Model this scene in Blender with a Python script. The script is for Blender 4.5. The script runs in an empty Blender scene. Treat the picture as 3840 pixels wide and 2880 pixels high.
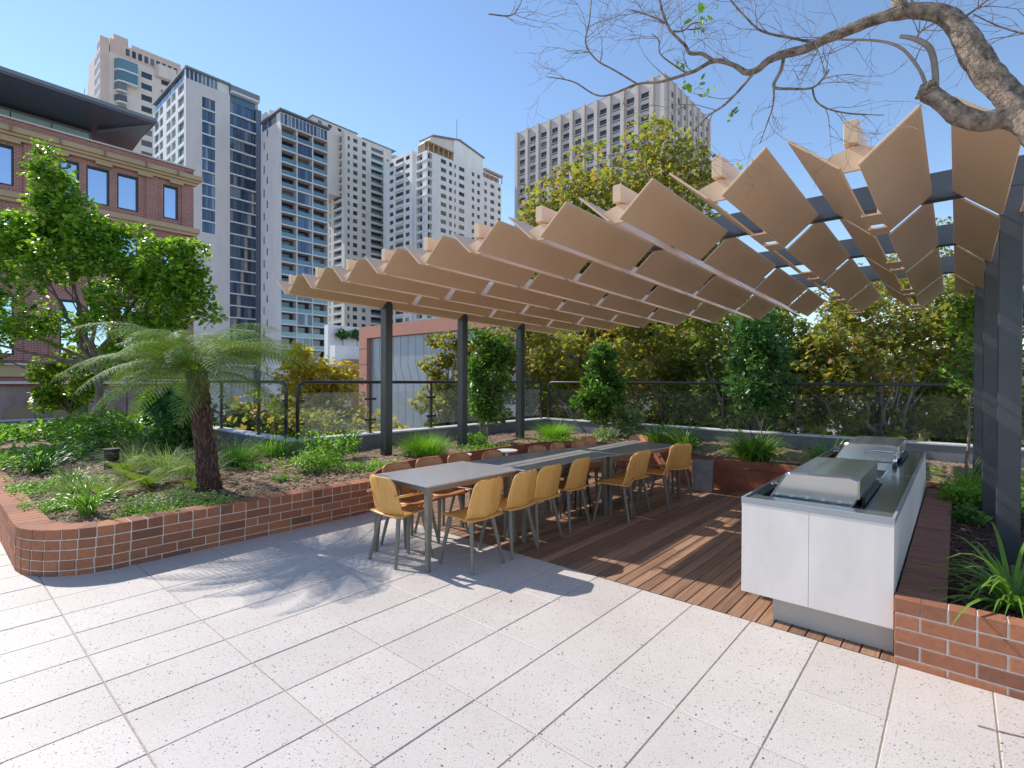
import bpy, math, random
import numpy as np
from mathutils import Matrix, Vector, noise as mnoise
random.seed(7); rng = np.random.default_rng(7)
R = math.radians
scene = bpy.context.scene
# ------------------------------------------------------------------ camera
CAM_H = 1.6255
cam = bpy.data.cameras.new('camera'); camo = bpy.data.objects.new('camera', cam)
scene.collection.objects.link(camo); scene.camera = camo
cam.lens = 1930.4/3840*36; cam.sensor_width = 36; cam.clip_end = 3000; cam.clip_start = 0.05
_p, _r = -0.0066, 0.004
def _rot(p, r):
    cp, sp, cr, sr = math.cos(p), math.sin(p), math.cos(r), math.sin(r)
    Rp = np.array([[1,0,0],[0,cp,sp],[0,-sp,cp]]); Rr = np.array([[cr,0,sr],[0,1,0],[-sr,0,cr]])
    return Rr @ Rp
_M = _rot(_p, _r)
_m = Matrix([[_M[0][i], _M[2][i], -_M[1][i]] for i in range(3)])
camo.matrix_world = Matrix.Translation((0, 0, CAM_H)) @ _m.to_4x4()
scene.render.resolution_x = 1024; scene.render.resolution_y = 768
# ------------------------------------------------------------------ sky, sun, exposure
SUN_TO = Vector((-0.940, 0.549, 0.97)).normalized()
elev = math.asin(SUN_TO.z); azim = math.atan2(SUN_TO.x, SUN_TO.y)
world = bpy.data.worlds.new('World'); scene.world = world; world.use_nodes = True
wn = world.node_tree.nodes; wl = world.node_tree.links; wn.clear()
sky = wn.new('ShaderNodeTexSky'); sky.sky_type = 'NISHITA'; sky.sun_disc = False
sky.sun_elevation = elev; sky.sun_rotation = azim; sky.altitude = 50; sky.air_density = 1.0
sky.dust_density = 0.0; sky.ozone_density = 2.2
bg = wn.new('ShaderNodeBackground'); bg.inputs[1].default_value = 0.15
wo = wn.new('ShaderNodeOutputWorld'); wl.new(sky.outputs[0], bg.inputs[0]); wl.new(bg.outputs[0], wo.inputs[0])
sl = bpy.data.lights.new('sun', 'SUN'); sl.energy = 3.6; sl.angle = R(0.55); sl.color = (1, 0.955, 0.89)
so = bpy.data.objects.new('sun', sl); scene.collection.objects.link(so)
so.rotation_euler = (-SUN_TO).to_track_quat('-Z', 'Y').to_euler(); so.location = (-20, 10, 30)
scene.view_settings.view_transform = 'Standard'; scene.view_settings.look = 'None'
scene.view_settings.exposure = 0.56; scene.view_settings.gamma = 1.0
scene.view_settings.use_curve_mapping = False
scene.cycles.max_bounces = 8; scene.cycles.transparent_max_bounces = 12
# ------------------------------------------------------------------ site grid: u, v axes of the paving
TH = -0.7133; CU, SU = math.cos(TH), math.sin(TH); PX, PY = 1.0247, 4.0046
def W(u, v, z=0.0): return (PX+u*CU-v*SU, PY+u*SU+v*CU, z)
def UVof(x, y):
    dx, dy = x-PX, y-PY
    return dx*CU+dy*SU, -dx*SU+dy*CU
def site(o, u=0, v=0, z=0, rot=0):
    o.location = W(u, v, z); o.rotation_euler = (0, 0, TH+rot); return o
# ------------------------------------------------------------------ materials
def mat(name, col=(.5,.5,.5), rough=.6, metal=0., spec=.5):
    m = bpy.data.materials.new(name); m.use_nodes = True
    b = m.node_tree.nodes['Principled BSDF']
    b.inputs['Base Color'].default_value = (*col, 1); b.inputs['Roughness'].default_value = rough
    b.inputs['Metallic'].default_value = metal; b.inputs['Specular IOR Level'].default_value = spec
    return m
class NT:
    def __init__(s, m): s.t = m.node_tree; s.b = s.t.nodes['Principled BSDF']
    def n(s, typ, **k):
        x = s.t.nodes.new(typ)
        for a, v in k.items(): setattr(x, a, v)
        return x
    def l(s, a, b): s.t.links.new(a, b)
    def coord(s, kind='Object', scale=(1,1,1), rot=(0,0,0)):
        if kind == 'World':
            g = s.n('ShaderNodeNewGeometry'); src = g.outputs['Position']
        else:
            g = s.n('ShaderNodeTexCoord'); src = g.outputs[kind]
        mp = s.n('ShaderNodeMapping'); mp.inputs['Scale'].default_value = scale; mp.inputs['Rotation'].default_value = rot
        s.l(src, mp.inputs[0]); return mp.outputs[0]
    def noise(s, vec, scale, detail=4, rough=.55, dist=0):
        x = s.n('ShaderNodeTexNoise'); x.inputs['Scale'].default_value = scale; x.inputs['Detail'].default_value = detail
        x.inputs['Roughness'].default_value = rough; x.inputs['Distortion'].default_value = dist; s.l(vec, x.inputs['Vector']); return x
    def ramp(s, fac, stops, interp='LINEAR'):
        x = s.n('ShaderNodeValToRGB'); x.color_ramp.interpolation = interp; e = x.color_ramp.elements
        while len(e) > 1: e.remove(e[-1])
        e[0].position = stops[0][0]; e[0].color = (*stops[0][1], 1)
        for p, c in stops[1:]:
            q = e.new(p); q.color = (*c, 1)
        s.l(fac, x.inputs[0]); return x.outputs[0]
    def mix(s, fac, a, b, mode='MIX'):
        x = s.n('ShaderNodeMix'); x.data_type = 'RGBA'; x.blend_type = mode
        for i, v in ((0, fac), (6, a), (7, b)):
            if isinstance(v, (int, float)): x.inputs[i].default_value = v
            elif isinstance(v, tuple): x.inputs[i].default_value = (*v, 1)
            else: s.l(v, x.inputs[i])
        return x.outputs[2]
    def math(s, op, a, b=0.):
        x = s.n('ShaderNodeMath'); x.operation = op
        for i, v in ((0, a), (1, b)):
            if isinstance(v, (int, float)): x.inputs[i].default_value = v
            else: s.l(v, x.inputs[i])
        return x.outputs[0]
    def base(s, c): s.l(c, s.b.inputs['Base Color'])
    def rough(s, c): s.l(c, s.b.inputs['Roughness'])
    def bump(s, h, strength=.3, dist=.01):
        x = s.n('ShaderNodeBump'); x.inputs['Strength'].default_value = strength; x.inputs['Distance'].default_value = dist
        s.l(h, x.inputs['Height']); s.l(x.outputs[0], s.b.inputs['Normal'])
def varied(name, col, amp=.12, scale=4, rough=.6, metal=0., bump=0., objvar=.0, kind='Object', bscale=None, stretch=(1,1,1)):
    m = mat(name, col, rough, metal); t = NT(m); v = t.coord(kind, stretch)
    n = t.noise(v, scale, 5, .6)
    lo = tuple(c*(1-amp) for c in col); hi = tuple(min(1, c*(1+amp)) for c in col)
    c = t.ramp(n.outputs[0], [(.3, lo), (.7, hi)])
    if objvar:
        oi = t.n('ShaderNodeObjectInfo'); hs = t.n('ShaderNodeHueSaturation')
        a = t.math('MULTIPLY_ADD', oi.outputs['Random'], 2*objvar); a.node.inputs[2].default_value = 1-objvar
        t.l(a, hs.inputs['Value']); t.l(c, hs.inputs['Color']); c = hs.outputs[0]
    t.base(c)
    if bump: t.bump(t.noise(v, bscale or scale*8, 4).outputs[0], bump, .01)
    return m
def terrazzo():
    m = mat('terrazzo_paver', rough=.55); t = NT(m); v = t.coord('World')
    oi = t.n('ShaderNodeObjectInfo')
    basec = t.ramp(t.noise(v, 2.2, 5, .6).outputs[0], [(.3, (.56,.50,.455)), (.7, (.65,.585,.54))])
    fine = t.noise(v, 140, 3, .7)
    basec = t.mix(.55, basec, t.ramp(fine.outputs[0], [(.34, (.40,.34,.30)), (.47, (.60,.54,.495)), (.7, (.72,.66,.61))]))
    def chips(scale, r0, thr, dark, c):
        vo = t.n('ShaderNodeTexVoronoi'); vo.inputs['Scale'].default_value = scale; t.l(v, vo.inputs['Vector'])
        sep = t.n('ShaderNodeSeparateColor'); t.l(vo.outputs['Color'], sep.inputs[0])
        a = t.math('LESS_THAN', vo.outputs['Distance'], t.math('MULTIPLY', sep.outputs[1], r0))
        b = t.math('GREATER_THAN', sep.outputs[0], thr); f = t.math('MULTIPLY', a, b)
        col = t.mix(sep.outputs[2], dark[0], dark[1]); return t.mix(f, c, col)
    c = chips(120, .40, .50, ((.36,.27,.20),(.48,.42,.36)), basec)
    c = chips(75, .34, .62, ((.10,.085,.08),(.34,.26,.20)), c)
    c = chips(42, .27, .80, ((.05,.045,.045),(.20,.155,.13)), c)
    blot = t.noise(v, .55, 4, .6); c = t.mix(.5, c, t.ramp(blot.outputs[0], [(.35,(.90,.87,.84)),(.65,(1,1,1))]), 'MULTIPLY')
    hs = t.n('ShaderNodeHueSaturation'); a = t.math('MULTIPLY_ADD', oi.outputs['Random'], .09); a.node.inputs[2].default_value = .96
    t.l(a, hs.inputs['Value']); t.l(c, hs.inputs['Color']); t.base(hs.outputs[0])
    t.bump(fine.outputs[0], .12, .004); return m
def timber(name, c1, c2, objvar=.3, rough=.5, grain=(60,2.2,60)):
    m = mat(name, c1, rough); t = NT(m)
    oi = t.n('ShaderNodeObjectInfo'); tc = t.n('ShaderNodeTexCoord'); ad = t.n('ShaderNodeVectorMath'); ad.operation = 'ADD'
    mul = t.math('MULTIPLY', oi.outputs['Random'], 37.)
    t.l(tc.outputs['Object'], ad.inputs[0]); t.l(mul, ad.inputs[1])
    mp = t.n('ShaderNodeMapping'); mp.inputs['Scale'].default_value = grain; t.l(ad.outputs[0], mp.inputs[0])
    n = t.noise(mp.outputs[0], 1, 5, .65, .6)
    c = t.ramp(n.outputs[0], [(.3, c1), (.7, c2)])
    hs = t.n('ShaderNodeHueSaturation')
    a = t.math('MULTIPLY_ADD', oi.outputs['Random'], 2*objvar); a.node.inputs[2].default_value = 1-objvar
    t.l(a, hs.inputs['Value']); t.l(c, hs.inputs['Color'])
    t.base(hs.outputs[0]); t.bump(n.outputs[0], .25, .004); return m
def brickmat(name, cols):
    m = mat(name, cols[0], .8); t = NT(m); oi = t.n('ShaderNodeObjectInfo')
    c = t.ramp(oi.outputs['Random'], [(i/max(1,len(cols)-1), q) for i, q in enumerate(cols)])
    v = t.coord('World'); n = t.noise(v, 28, 5, .7)
    c = t.mix(.5, c, t.ramp(n.outputs[0], [(.3,(.62,.58,.56)),(.7,(1.15,1.12,1.1))]), 'MULTIPLY'); t.base(c)
    t.bump(t.noise(v, 120, 4).outputs[0], .35, .004); return m
def leafmat(name, cols, trans=.45, rough=.45, tint=1.25):
    m = bpy.data.materials.new(name); m.use_nodes = True; t = NT(m); b = t.b
    g = t.n('ShaderNodeNewGeometry')
    c = t.ramp(g.outputs['Random Per Island'], [(i/max(1,len(cols)-1), q) for i, q in enumerate(cols)])
    b.inputs['Roughness'].default_value = rough; b.inputs['Specular IOR Level'].default_value = .35
    t.l(c, b.inputs['Base Color'])
    tr = t.n('ShaderNodeBsdfTranslucent')
    br = t.mix(1., c, (tint*1.25, tint*1.3, .55), 'MULTIPLY'); t.l(br, tr.inputs[0])
    mx = t.n('ShaderNodeMixShader'); mx.inputs[0].default_value = trans
    out = t.t.nodes['Material Output']; t.l(b.outputs[0], mx.inputs[1]); t.l(tr.outputs[0], mx.inputs[2]); t.l(mx.outputs[0], out.inputs[0])
    return m
def glassy(name, col, alpha, rough=.03):
    m = bpy.data.materials.new(name); m.use_nodes = True; t = NT(m); b = t.b
    b.inputs['Base Color'].default_value = (*col, 1); b.inputs['Roughness'].default_value = rough
    b.inputs['Specular IOR Level'].default_value = .8
    tr = t.n('ShaderNodeBsdfTransparent'); tr.inputs[0].default_value = (.97, .99, .985, 1)
    mx = t.n('ShaderNodeMixShader'); mx.inputs[0].default_value = alpha; t.l(tr.outputs[0], mx.inputs[1]); t.l(b.outputs[0], mx.inputs[2])
    t.l(mx.outputs[0], t.t.nodes['Material Output'].inputs[0]); return m
M = {}
M['paver'] = terrazzo()
M['joint'] = varied('joint_sand', (.34,.26,.19), .35, 60)
M['deck'] = timber('deck_timber', (.20,.105,.062), (.40,.235,.145), .30, .55, (70, 2.0, 70))
M['underdeck'] = mat('dark_substrate', (.02,.016,.013), .9)
M['brick'] = brickmat('planter_brick', [(0.310,0.117,0.059),(0.380,0.148,0.074),(0.460,0.180,0.089),(0.340,0.130,0.067),(0.210,0.088,0.053),(0.420,0.163,0.081)])
M['brickred'] = brickmat('capping_brick', [(.28,.125,.088),(.34,.15,.10),(.25,.11,.08)])
M['mortar'] = varied('mortar', (.70,.62,.55), .12, 30, .9, bump=.3)
M['soil'] = varied('garden_soil', (.26,.17,.11), .45, 9, .95, bump=.9, bscale=40, kind='World')
M['chipdark'] = leafmat('bark_mulch', [(.05,.026,.018),(.11,.055,.038),(.17,.09,.06),(.08,.04,.03)], 0.0, .9)
M['chiplight'] = leafmat('straw_mulch', [(.16,.10,.06),(.34,.24,.15),(.48,.36,.25),(.26,.17,.10),(.42,.30,.20)], 0.0, .9)
M['steel'] = varied('charcoal_steel', (.078,.083,.092), .12, 7, .36, .35, bump=.05)
M['rail'] = varied('charcoal_rail', (.045,.046,.050), .1, 7, .38, .3)
M['panel'] = varied('bronze_panel', (.74,.515,.33), .04, 2, .36, .0, bump=.02, objvar=.03)
M['render'] = varied('grey_render', (.19,.20,.215), .15, 3, .85, bump=.15, kind='World')
M['capping'] = varied('parapet_capping', (.60,.60,.61), .10, 5, .5)
M['corten'] = varied('weathered_steel', (.28,.095,.05), .35, 5, .75, .1, bump=.15, kind='World')
M['stone'] = varied('pale_stone_cladding', (.74,.665,.61), .08, 5, .5, bump=.05, kind='World', stretch=(1,1,.35))
M['benchtop'] = varied('dark_bench_top', (.11,.115,.12), .15, 12, .16)
M['benchedge'] = varied('bench_edge', (.34,.345,.36), .08, 12, .3)
M['stainless'] = varied('brushed_stainless', (.66,.64,.62), .06, 8, .24, .95, bump=.02, stretch=(1,1,30))
M['black'] = mat('black_metal', (.012,.012,.013), .5)
M['chrome'] = mat('chrome', (.7,.7,.72), .12, 1.)
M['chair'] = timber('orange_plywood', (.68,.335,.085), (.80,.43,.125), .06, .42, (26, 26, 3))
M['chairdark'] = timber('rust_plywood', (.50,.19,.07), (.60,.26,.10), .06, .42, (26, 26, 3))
M['leg'] = varied('taupe_metal', (.20,.18,.15), .06, 9, .42, .2)
M['tabletop'] = varied('grey_table_top', (.37,.355,.36), .04, 14, .2)
M['white'] = varied('white_table', (.72,.71,.70), .03, 8, .4)
M['concrete'] = varied('concrete', (.22,.225,.235), .15, 9, .8, bump=.2)
M['glass'] = glassy('milky_reflection_glass', (.72,.78,.76), .10); M['glassclear'] = glassy('clear_balustrade_glass', (.6,.7,.68), .015)  # middle panels get a paler mix that imitates their milky reflection
def barkmat(name, dark, mid, lite, sc):
    m = mat(name, mid, .9); t = NT(m); v = t.coord('Object'); w = t.noise(v, 6, 3)
    ad = t.n('ShaderNodeVectorMath'); ad.operation = 'MULTIPLY_ADD'; ad.inputs[1].default_value = (.05,.05,.05); t.l(w.outputs[1], ad.inputs[0]); t.l(v, ad.inputs[2])
    vo = t.n('ShaderNodeTexVoronoi'); vo.feature = 'DISTANCE_TO_EDGE'; vo.inputs['Scale'].default_value = sc; t.l(ad.outputs[0], vo.inputs['Vector'])
    n = t.noise(v, sc*1.6, 5, .7); h = t.math('ADD', t.math('MULTIPLY', vo.outputs['Distance'], 1.6), t.math('MULTIPLY', n.outputs[0], .5))
    t.base(t.ramp(h, [(.22, dark), (.42, mid), (.80, lite)])); t.bump(h, 1., .012); return m
M['bark'] = varied('bark', (.24,.18,.135), .72, 26, .9, bump=1., bscale=70)
M['paletwig'] = varied('pale_bark', (.31,.255,.21), .25, 12, .8, bump=.3)
M['barkgrey'] = varied('grey_bark', (.17,.135,.105), .35, 8, .9, bump=.6, bscale=25)
M['fernbark'] = varied('fern_trunk_fibre', (.060,.028,.022), .5, 14, .95, bump=.9, bscale=30)
M['fernstub'] = varied('frond_stub', (.17,.10,.075), .4, 20, .8)
M['fern'] = leafmat('fern_green', [(0.098,0.181,0.032),(0.142,0.235,0.042),(0.185,0.283,0.055),(0.117,0.196,0.055),(0.215,0.293,0.074)], .28, .65, 1.1)
M['fernnew'] = leafmat('fern_lime', [(.24,.34,.03),(.30,.39,.04),(.19,.30,.035)], .32, .65, 1.1)
M['treegreen'] = leafmat('tree_green', [(.05,.13,.02),(.09,.20,.025),(.15,.30,.03),(.27,.43,.045),(.07,.16,.025),(.38,.52,.07),(.11,.24,.03)], .48, .30)
M['planeleaf'] = leafmat('plane_leaf', [(0.132,0.184,0.048),(0.250,0.269,0.066),(0.382,0.322,0.080),(0.179,0.223,0.063),(0.396,0.210,0.080),(0.311,0.322,0.090),(0.211,0.249,0.066)], .55, .5, 1.15)
M['planegold'] = leafmat('gold_leaf', [(.60,.40,.05),(.68,.50,.07),(.46,.36,.05),(.36,.33,.05),(.56,.32,.05)], .5, .5, 1.1)
M['planegreen'] = leafmat('plane_leaf_green', [(0.137,0.197,0.057),(0.209,0.272,0.074),(0.321,0.332,0.084),(0.096,0.151,0.048),(0.385,0.302,0.098)], .55, .5, 1.15)
M['shrubdark'] = leafmat('dark_shrub', [(0.042,0.098,0.035),(0.063,0.157,0.049),(0.095,0.216,0.059),(0.074,0.176,0.055)], .3, .3)
M['shrublite'] = leafmat('bright_shrub', [(0.120,0.204,0.024),(0.228,0.324,0.036),(0.336,0.420,0.060),(0.060,0.132,0.024),(0.168,0.264,0.036)], .45, .35)
M['slim'] = leafmat('slim_tree_leaf', [(0.054,0.135,0.030),(0.095,0.209,0.041),(0.149,0.284,0.061),(0.068,0.162,0.041)], .4, .35)
M['strap'] = leafmat('strap_leaf', [(0.091,0.208,0.039),(0.143,0.299,0.046),(0.234,0.403,0.058),(0.065,0.156,0.039),(0.351,0.468,0.091)], .35, .3)
M['grass'] = leafmat('fine_grass', [(0.112,0.250,0.037),(0.175,0.362,0.044),(0.250,0.450,0.062),(0.138,0.288,0.037)], .45, .45)
M['silver'] = leafmat('silver_green', [(0.198,0.277,0.132),(0.290,0.383,0.185),(0.145,0.238,0.092),(0.396,0.475,0.264)], .35, .5)
M['cover'] = leafmat('ground_cover', [(0.100,0.243,0.033),(0.172,0.372,0.039),(0.257,0.472,0.065),(0.086,0.186,0.039),(0.343,0.486,0.091)], .4, .45)
M['dry'] = leafmat('dry_leaf', [(.45,.20,.05),(.50,.30,.08)], .2, .6)
# ------------------------------------------------------------------ mesh builder
class MB:
    def __init__(s): s.v = []; s.f = []
    def quadmesh(s, vs, fs):
        k = len(s.v); s.v += [tuple(p) for p in vs]; s.f += [tuple(i+k for i in f) for f in fs]
    def box(s, x0, x1, y0, y1, z0, z1):
        s.quadmesh([(x0,y0,z0),(x1,y0,z0),(x1,y1,z0),(x0,y1,z0),(x0,y0,z1),(x1,y0,z1),(x1,y1,z1),(x0,y1,z1)],
                   [(0,3,2,1),(4,5,6,7),(0,1,5,4),(1,2,6,5),(2,3,7,6),(3,0,4,7)]); return s
    def prism(s, pts, z0, z1):
        n = len(pts); a = sum(pts[i][0]*pts[(i+1)%n][1]-pts[(i+1)%n][0]*pts[i][1] for i in range(n))
        if a < 0: pts = pts[::-1]
        s.quadmesh([(p[0],p[1],z0) for p in pts]+[(p[0],p[1],z1) for p in pts],
                   [tuple(range(n-1,-1,-1)), tuple(range(n,2*n))]+[(i,(i+1)%n,(i+1)%n+n,i+n) for i in range(n)]); return s
    def tube(s, pts, rs, n=8, cap=True):
        pts = [Vector(p) for p in pts]
        if isinstance(rs, (int, float)): rs = [rs]*len(pts)
        k = len(s.v); up = None
        for i, p in enumerate(pts):
            d = (pts[min(i+1,len(pts)-1)]-pts[max(i-1,0)]).normalized()
            if up is None: up = Vector((0,0,1)) if abs(d.z) < .9 else Vector((1,0,0))
            x = d.cross(up).normalized(); y = x.cross(d).normalized(); up = y
            for j in range(n):
                a = 2*math.pi*j/n; q = p+(x*math.cos(a)+y*math.sin(a))*rs[i]; s.v.append(tuple(q))
        for i in range(len(pts)-1):
            for j in range(n):
                a = k+i*n+j; b = k+i*n+(j+1)%n; s.f.append((a, b, b+n, a+n))
        if cap:
            s.f.append(tuple(k+j for j in range(n-1,-1,-1))); e = k+(len(pts)-1)*n; s.f.append(tuple(e+j for j in range(n)))
        return s
    def mesh(s, name, m, smooth=False):
        me = bpy.data.meshes.new(name); me.from_pydata(s.v, [], s.f); me.materials.append(m)
        if smooth: me.shade_smooth()
        me.update(); return me
    def build(s, name, m, parent=None, smooth=False, bevel=0, seg=1):
        return obj(name, s.mesh(name, m, smooth), parent, bevel, seg)
def fast_mesh(name, V, F, m, smooth=False):
    me = bpy.data.meshes.new(name); V = np.asarray(V, dtype=np.float32); F = np.asarray(F, dtype=np.int32)
    k = F.shape[1]; me.vertices.add(len(V)); me.vertices.foreach_set('co', V.ravel())
    me.loops.add(F.size); me.loops.foreach_set('vertex_index', F.ravel())
    me.polygons.add(len(F)); me.polygons.foreach_set('loop_start', np.arange(0, F.size, k, dtype=np.int32))
    me.update(calc_edges=True); me.materials.append(m)
    if smooth: me.shade_smooth()
    return me
def obj(name, me, parent=None, bevel=0, seg=1):
    o = bpy.data.objects.new(name, me); scene.collection.objects.link(o)
    if parent is not None: o.parent = parent
    if bevel:
        b = o.modifiers.new('bevel', 'BEVEL'); b.width = bevel; b.segments = seg; b.limit_method = 'ANGLE'; b.harden_normals = False
    return o
def tag(o, label=None, cat=None, group=None, kind=None):
    if label: o['label'] = label
    if cat: o['category'] = cat
    if group: o['group'] = group
    if kind: o['kind'] = kind
    return o
def empty(name, label, cat, u=0, v=0, z=0, rot=0, group=None):
    o = bpy.data.objects.new(name, None); scene.collection.objects.link(o); o.empty_display_size = .2
    site(o, u, v, z, rot); return tag(o, label, cat, group)
def copy_tree(o, parent=None):
    c = o.copy(); scene.collection.objects.link(c)
    if parent is not None: c.parent = parent
    for ch in list(o.children): copy_tree(ch, c)
    return c
_unit = {}
def piece(name, m, parent, x0, x1, y0, y1, z0, z1, bevel=0):
    """one box piece sharing a unit cube mesh per material"""
    key = (m.name, bool(bevel))
    if key not in _unit:
        _unit[key] = MB().box(0,1,0,1,0,1).mesh('unit_'+m.name, m)
    o = obj(name, _unit[key], parent); o.location = (x0,y0,z0); o.scale = (x1-x0, y1-y0, z1-z0); return o

# ================================================================== SETTING
g = MB().box(-900, 900, -900, 900, -9.4, -9).build('ground', varied('pale_bounce_street', (.24,.23,.22), .2, 2, .9, kind='World'))  # street made paler than asphalt to bounce light onto walls and undersides
tag(site(g), kind='structure')
# terrace slab under everything
slab = MB().box(-19, 9, -7, 7.7, -.6, -.045).build('terrace_slab', M['joint']); tag(site(slab), kind='structure')
# ---- pavers
paving = bpy.data.objects.new('paving', MB().box(-7.6, 4.4, -5.5, .0, -.045, -.0035).mesh('paving', M['joint'])); scene.collection.objects.link(paving)
tag(site(paving), kind='structure')
tile_me = {}
def tile(u0, u1, v0, v1):
    k = (round(u1-u0,3), round(v1-v0,3))
    if k not in tile_me:
        a, b = k; e = .004; h = .04
        vs = [(0,0,-h),(a,0,-h),(a,b,-h),(0,b,-h),(0,0,-e),(a,0,-e),(a,b,-e),(0,b,-e),(e,e,0),(a-e,e,0),(a-e,b-e,0),(e,b-e,0)]
        fs = [(0,3,2,1),(8,9,10,11)]+[(i,(i+1)%4,(i+1)%4+4,i+4) for i in range(4)]+[(i+4,(i+1)%4+4,(i+1)%4+8,i+8) for i in range(4)]
        m = MB(); m.quadmesh(vs, fs); tile_me[k] = m.mesh('tile', M['paver'])
    o = obj('tile', tile_me[k], paving); o.location = (u0, v0, random.uniform(-.0012, .0012)); return o
gj = .0042
vl = [-.0, -.645, -1.243, -1.84, -2.442, -3.047, -3.65, -4.25, -4.85]
for i in range(-19, 11):
    for j in range(len(vl)-1):
        u0, u1, v1, v0 = i*.4, (i+1)*.4, vl[j], vl[j+1]
        if u1 < -3.75 and v0 > -3.1: continue
        if u1 < -4.3 and v1 > -3.0 and v0 > -3.1: continue
        if i < -14 and j > 6: continue
        tile(u0+gj/2, u1-gj/2, v0+gj/2, v1-gj/2)
# ---- timber deck
CORT = [(-3.62,.0),(-3.95,.35),(-4.20,.9),(-4.27,1.8),(-4.27,2.8),(-4.25,3.7),(-4.05,4.4),(-3.6,4.85),(-3.0,4.98),(-2.3,4.85),(-1.7,4.5),(-1.33,4.28),(-.9,4.26),(-.4,4.34),(.2,4.30),(.9,4.2),(1.8,4.1)]
def inpoly(x, y, P):
    c = False; n = len(P)
    for i in range(n):
        x1,y1 = P[i]; x2,y2 = P[(i+1)%n]
        if (y1 > y) != (y2 > y) and x < (x2-x1)*(y-y1)/(y2-y1)+x1: c = not c
    return c
DECKP = [(-3.62,-.1)]+CORT+[(1.8,0),(1.8,-.1)]
deck = bpy.data.objects.new('deck', MB().prism([(p[0],p[1]+.004) if p[1] < .01 else p for p in DECKP[1:-1]], -.044, -.03).mesh('deck', M['underdeck'])); scene.collection.objects.link(deck)
tag(site(deck), kind='structure')
dm = {}
def board(u0, w, v0, v1):
    k = (round(w,3), round(v1-v0,2)); v1 = v0+k[1]
    if k not in dm:
        a, b = k[0], k[1]; e = .004; h = .028
        prof = [(0,-h),(0,-e),(e,0),(a-e,0),(a,-e),(a,-h)]
        vs = [(x,0,z) for x,z in prof]+[(x,b,z) for x,z in prof]
        fs = [(i,i+6,(i+1)%6+6,(i+1)%6) for i in range(6)]+[(0,1,2,3,4,5)[::1],(11,10,9,8,7,6)]
        m = MB(); m.quadmesh(vs, [tuple(reversed(f)) for f in fs]); dm[k] = m.mesh('board', M['deck'])
    o = obj('board', dm[k], deck); o.location = (u0, v0, random.uniform(-.001,.001))
u = -4.24
while u < 1.56:
    ys = [y/20 for y in range(0, 110) if inpoly(u+.045, y/20, DECKP)]
    if ys:
        va, vb = max(.006, min(ys)), max(ys)-.01
        v = va; cut = va+random.choice([.7,1.1,1.5,1.9,2.3,2.7])
        while v < vb-.02:
            e = min(cut, vb)
            if vb-e < .35: e = vb
            board(u, .0925, v, e-.003); v = e; cut = e+random.choice([1.5,1.8,2.1,2.4])
    u += .0975
# ---- garden soil
def in_bed(u, v):
    if u > -3.68 and v < 0 and u < 1.7: return False
    if v < .04 and u < 1.9:
        if u > -3.70 or v < -3.06: return False
        if u > -4.2 and v < -2.57 and math.hypot(u+4.2, v+2.57) > .5: return False
        return u > -15.6
    if u < -6.62 and v > .36: return False
    if u >= 1.70: return v > .12 and v < 7.45 and u < 8
    if inpoly(u, v, DECKP): return False
    return v < 7.45
def soil_z(u, v):
    n = mnoise.noise(Vector((u*.7, v*.7, 3.1)))*.05+mnoise.noise(Vector((u*2.6, v*2.6, 9)))*.018
    z = .335+n
    if v < .3 and u < 0:
        d = min(-3.6-u, v+3.1); z = .345+min(.12, max(0, d-.3)*.055)+n
    if u > 1.6: z = .315+n*.5
    return z
def grid_mesh(name, cs, m, right):
    V = []; F = []; idx = {}
    def gv(i, j):
        if (i,j) not in idx:
            idx[(i,j)] = len(V); V.append((i*cs, j*cs, soil_z(i*cs, j*cs)))
        return idx[(i,j)]
    for i in range(int(-15.7/cs), int(8/cs)):
        for j in range(int(-3.2/cs), int(7.5/cs)):
            if in_bed((i+.5)*cs, (j+.5)*cs) and ((i+.5)*cs > 1.68 and (j+.5)*cs < 4.4) == right: F.append((gv(i,j),gv(i+1,j),gv(i+1,j+1),gv(i,j+1)))
    return fast_mesh(name, V, F, m, True)
M['soildark'] = varied('dark_mulch_soil', (.085,.05,.036), .5, 14, .95, bump=.9, bscale=60, kind='World')
soil = obj('garden_soil', grid_mesh('garden_soil', .1, M['soil'], False)); tag(site(soil), kind='structure')
soil2 = obj('mulched_soil', grid_mesh('mulched_soil', .1, M['soildark'], True)); tag(site(soil2), kind='structure')
def scatter_chips(name, n, region, size, m, zoff=.004):
    V = []; F = []; k = 0
    while k < n:
        u = random.uniform(region[0], region[1]); v = random.uniform(region[2], region[3])
        if not in_bed(u, v): continue
        s = size*random.uniform(.5,1.5); w = s*random.uniform(.2,.5); a = random.uniform(0, 6.28)
        t = Vector((math.cos(a), math.sin(a), random.uniform(-.35,.35))); b = Vector((-math.sin(a), math.cos(a), random.uniform(-.5,.5)))
        c = Vector((u, v, soil_z(u,v)+zoff+random.uniform(0,.012)))
        i = len(V); V += [tuple(c-t*s/2-b*w/2), tuple(c+t*s/2-b*w/3), tuple(c+t*s/2+b*w/2), tuple(c-t*s/2+b*w/3)]; F.append((i,i+1,i+2,i+3)); k += 1
    return tag(site(obj(name, fast_mesh(name, V, F, m))), kind='stuff')
scatter_chips('bark_chips', 24000, (1.75, 4.0, .1, 4.4), .030, M['chipdark'])
scatter_chips('straw_mulch', 16000, (-9, -3.6, -3.1, .3), .04, M['chiplight'])
scatter_chips('garden_litter', 9000, (-6.5, 2.0, .0, 7.4), .045, M['chiplight'])

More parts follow.
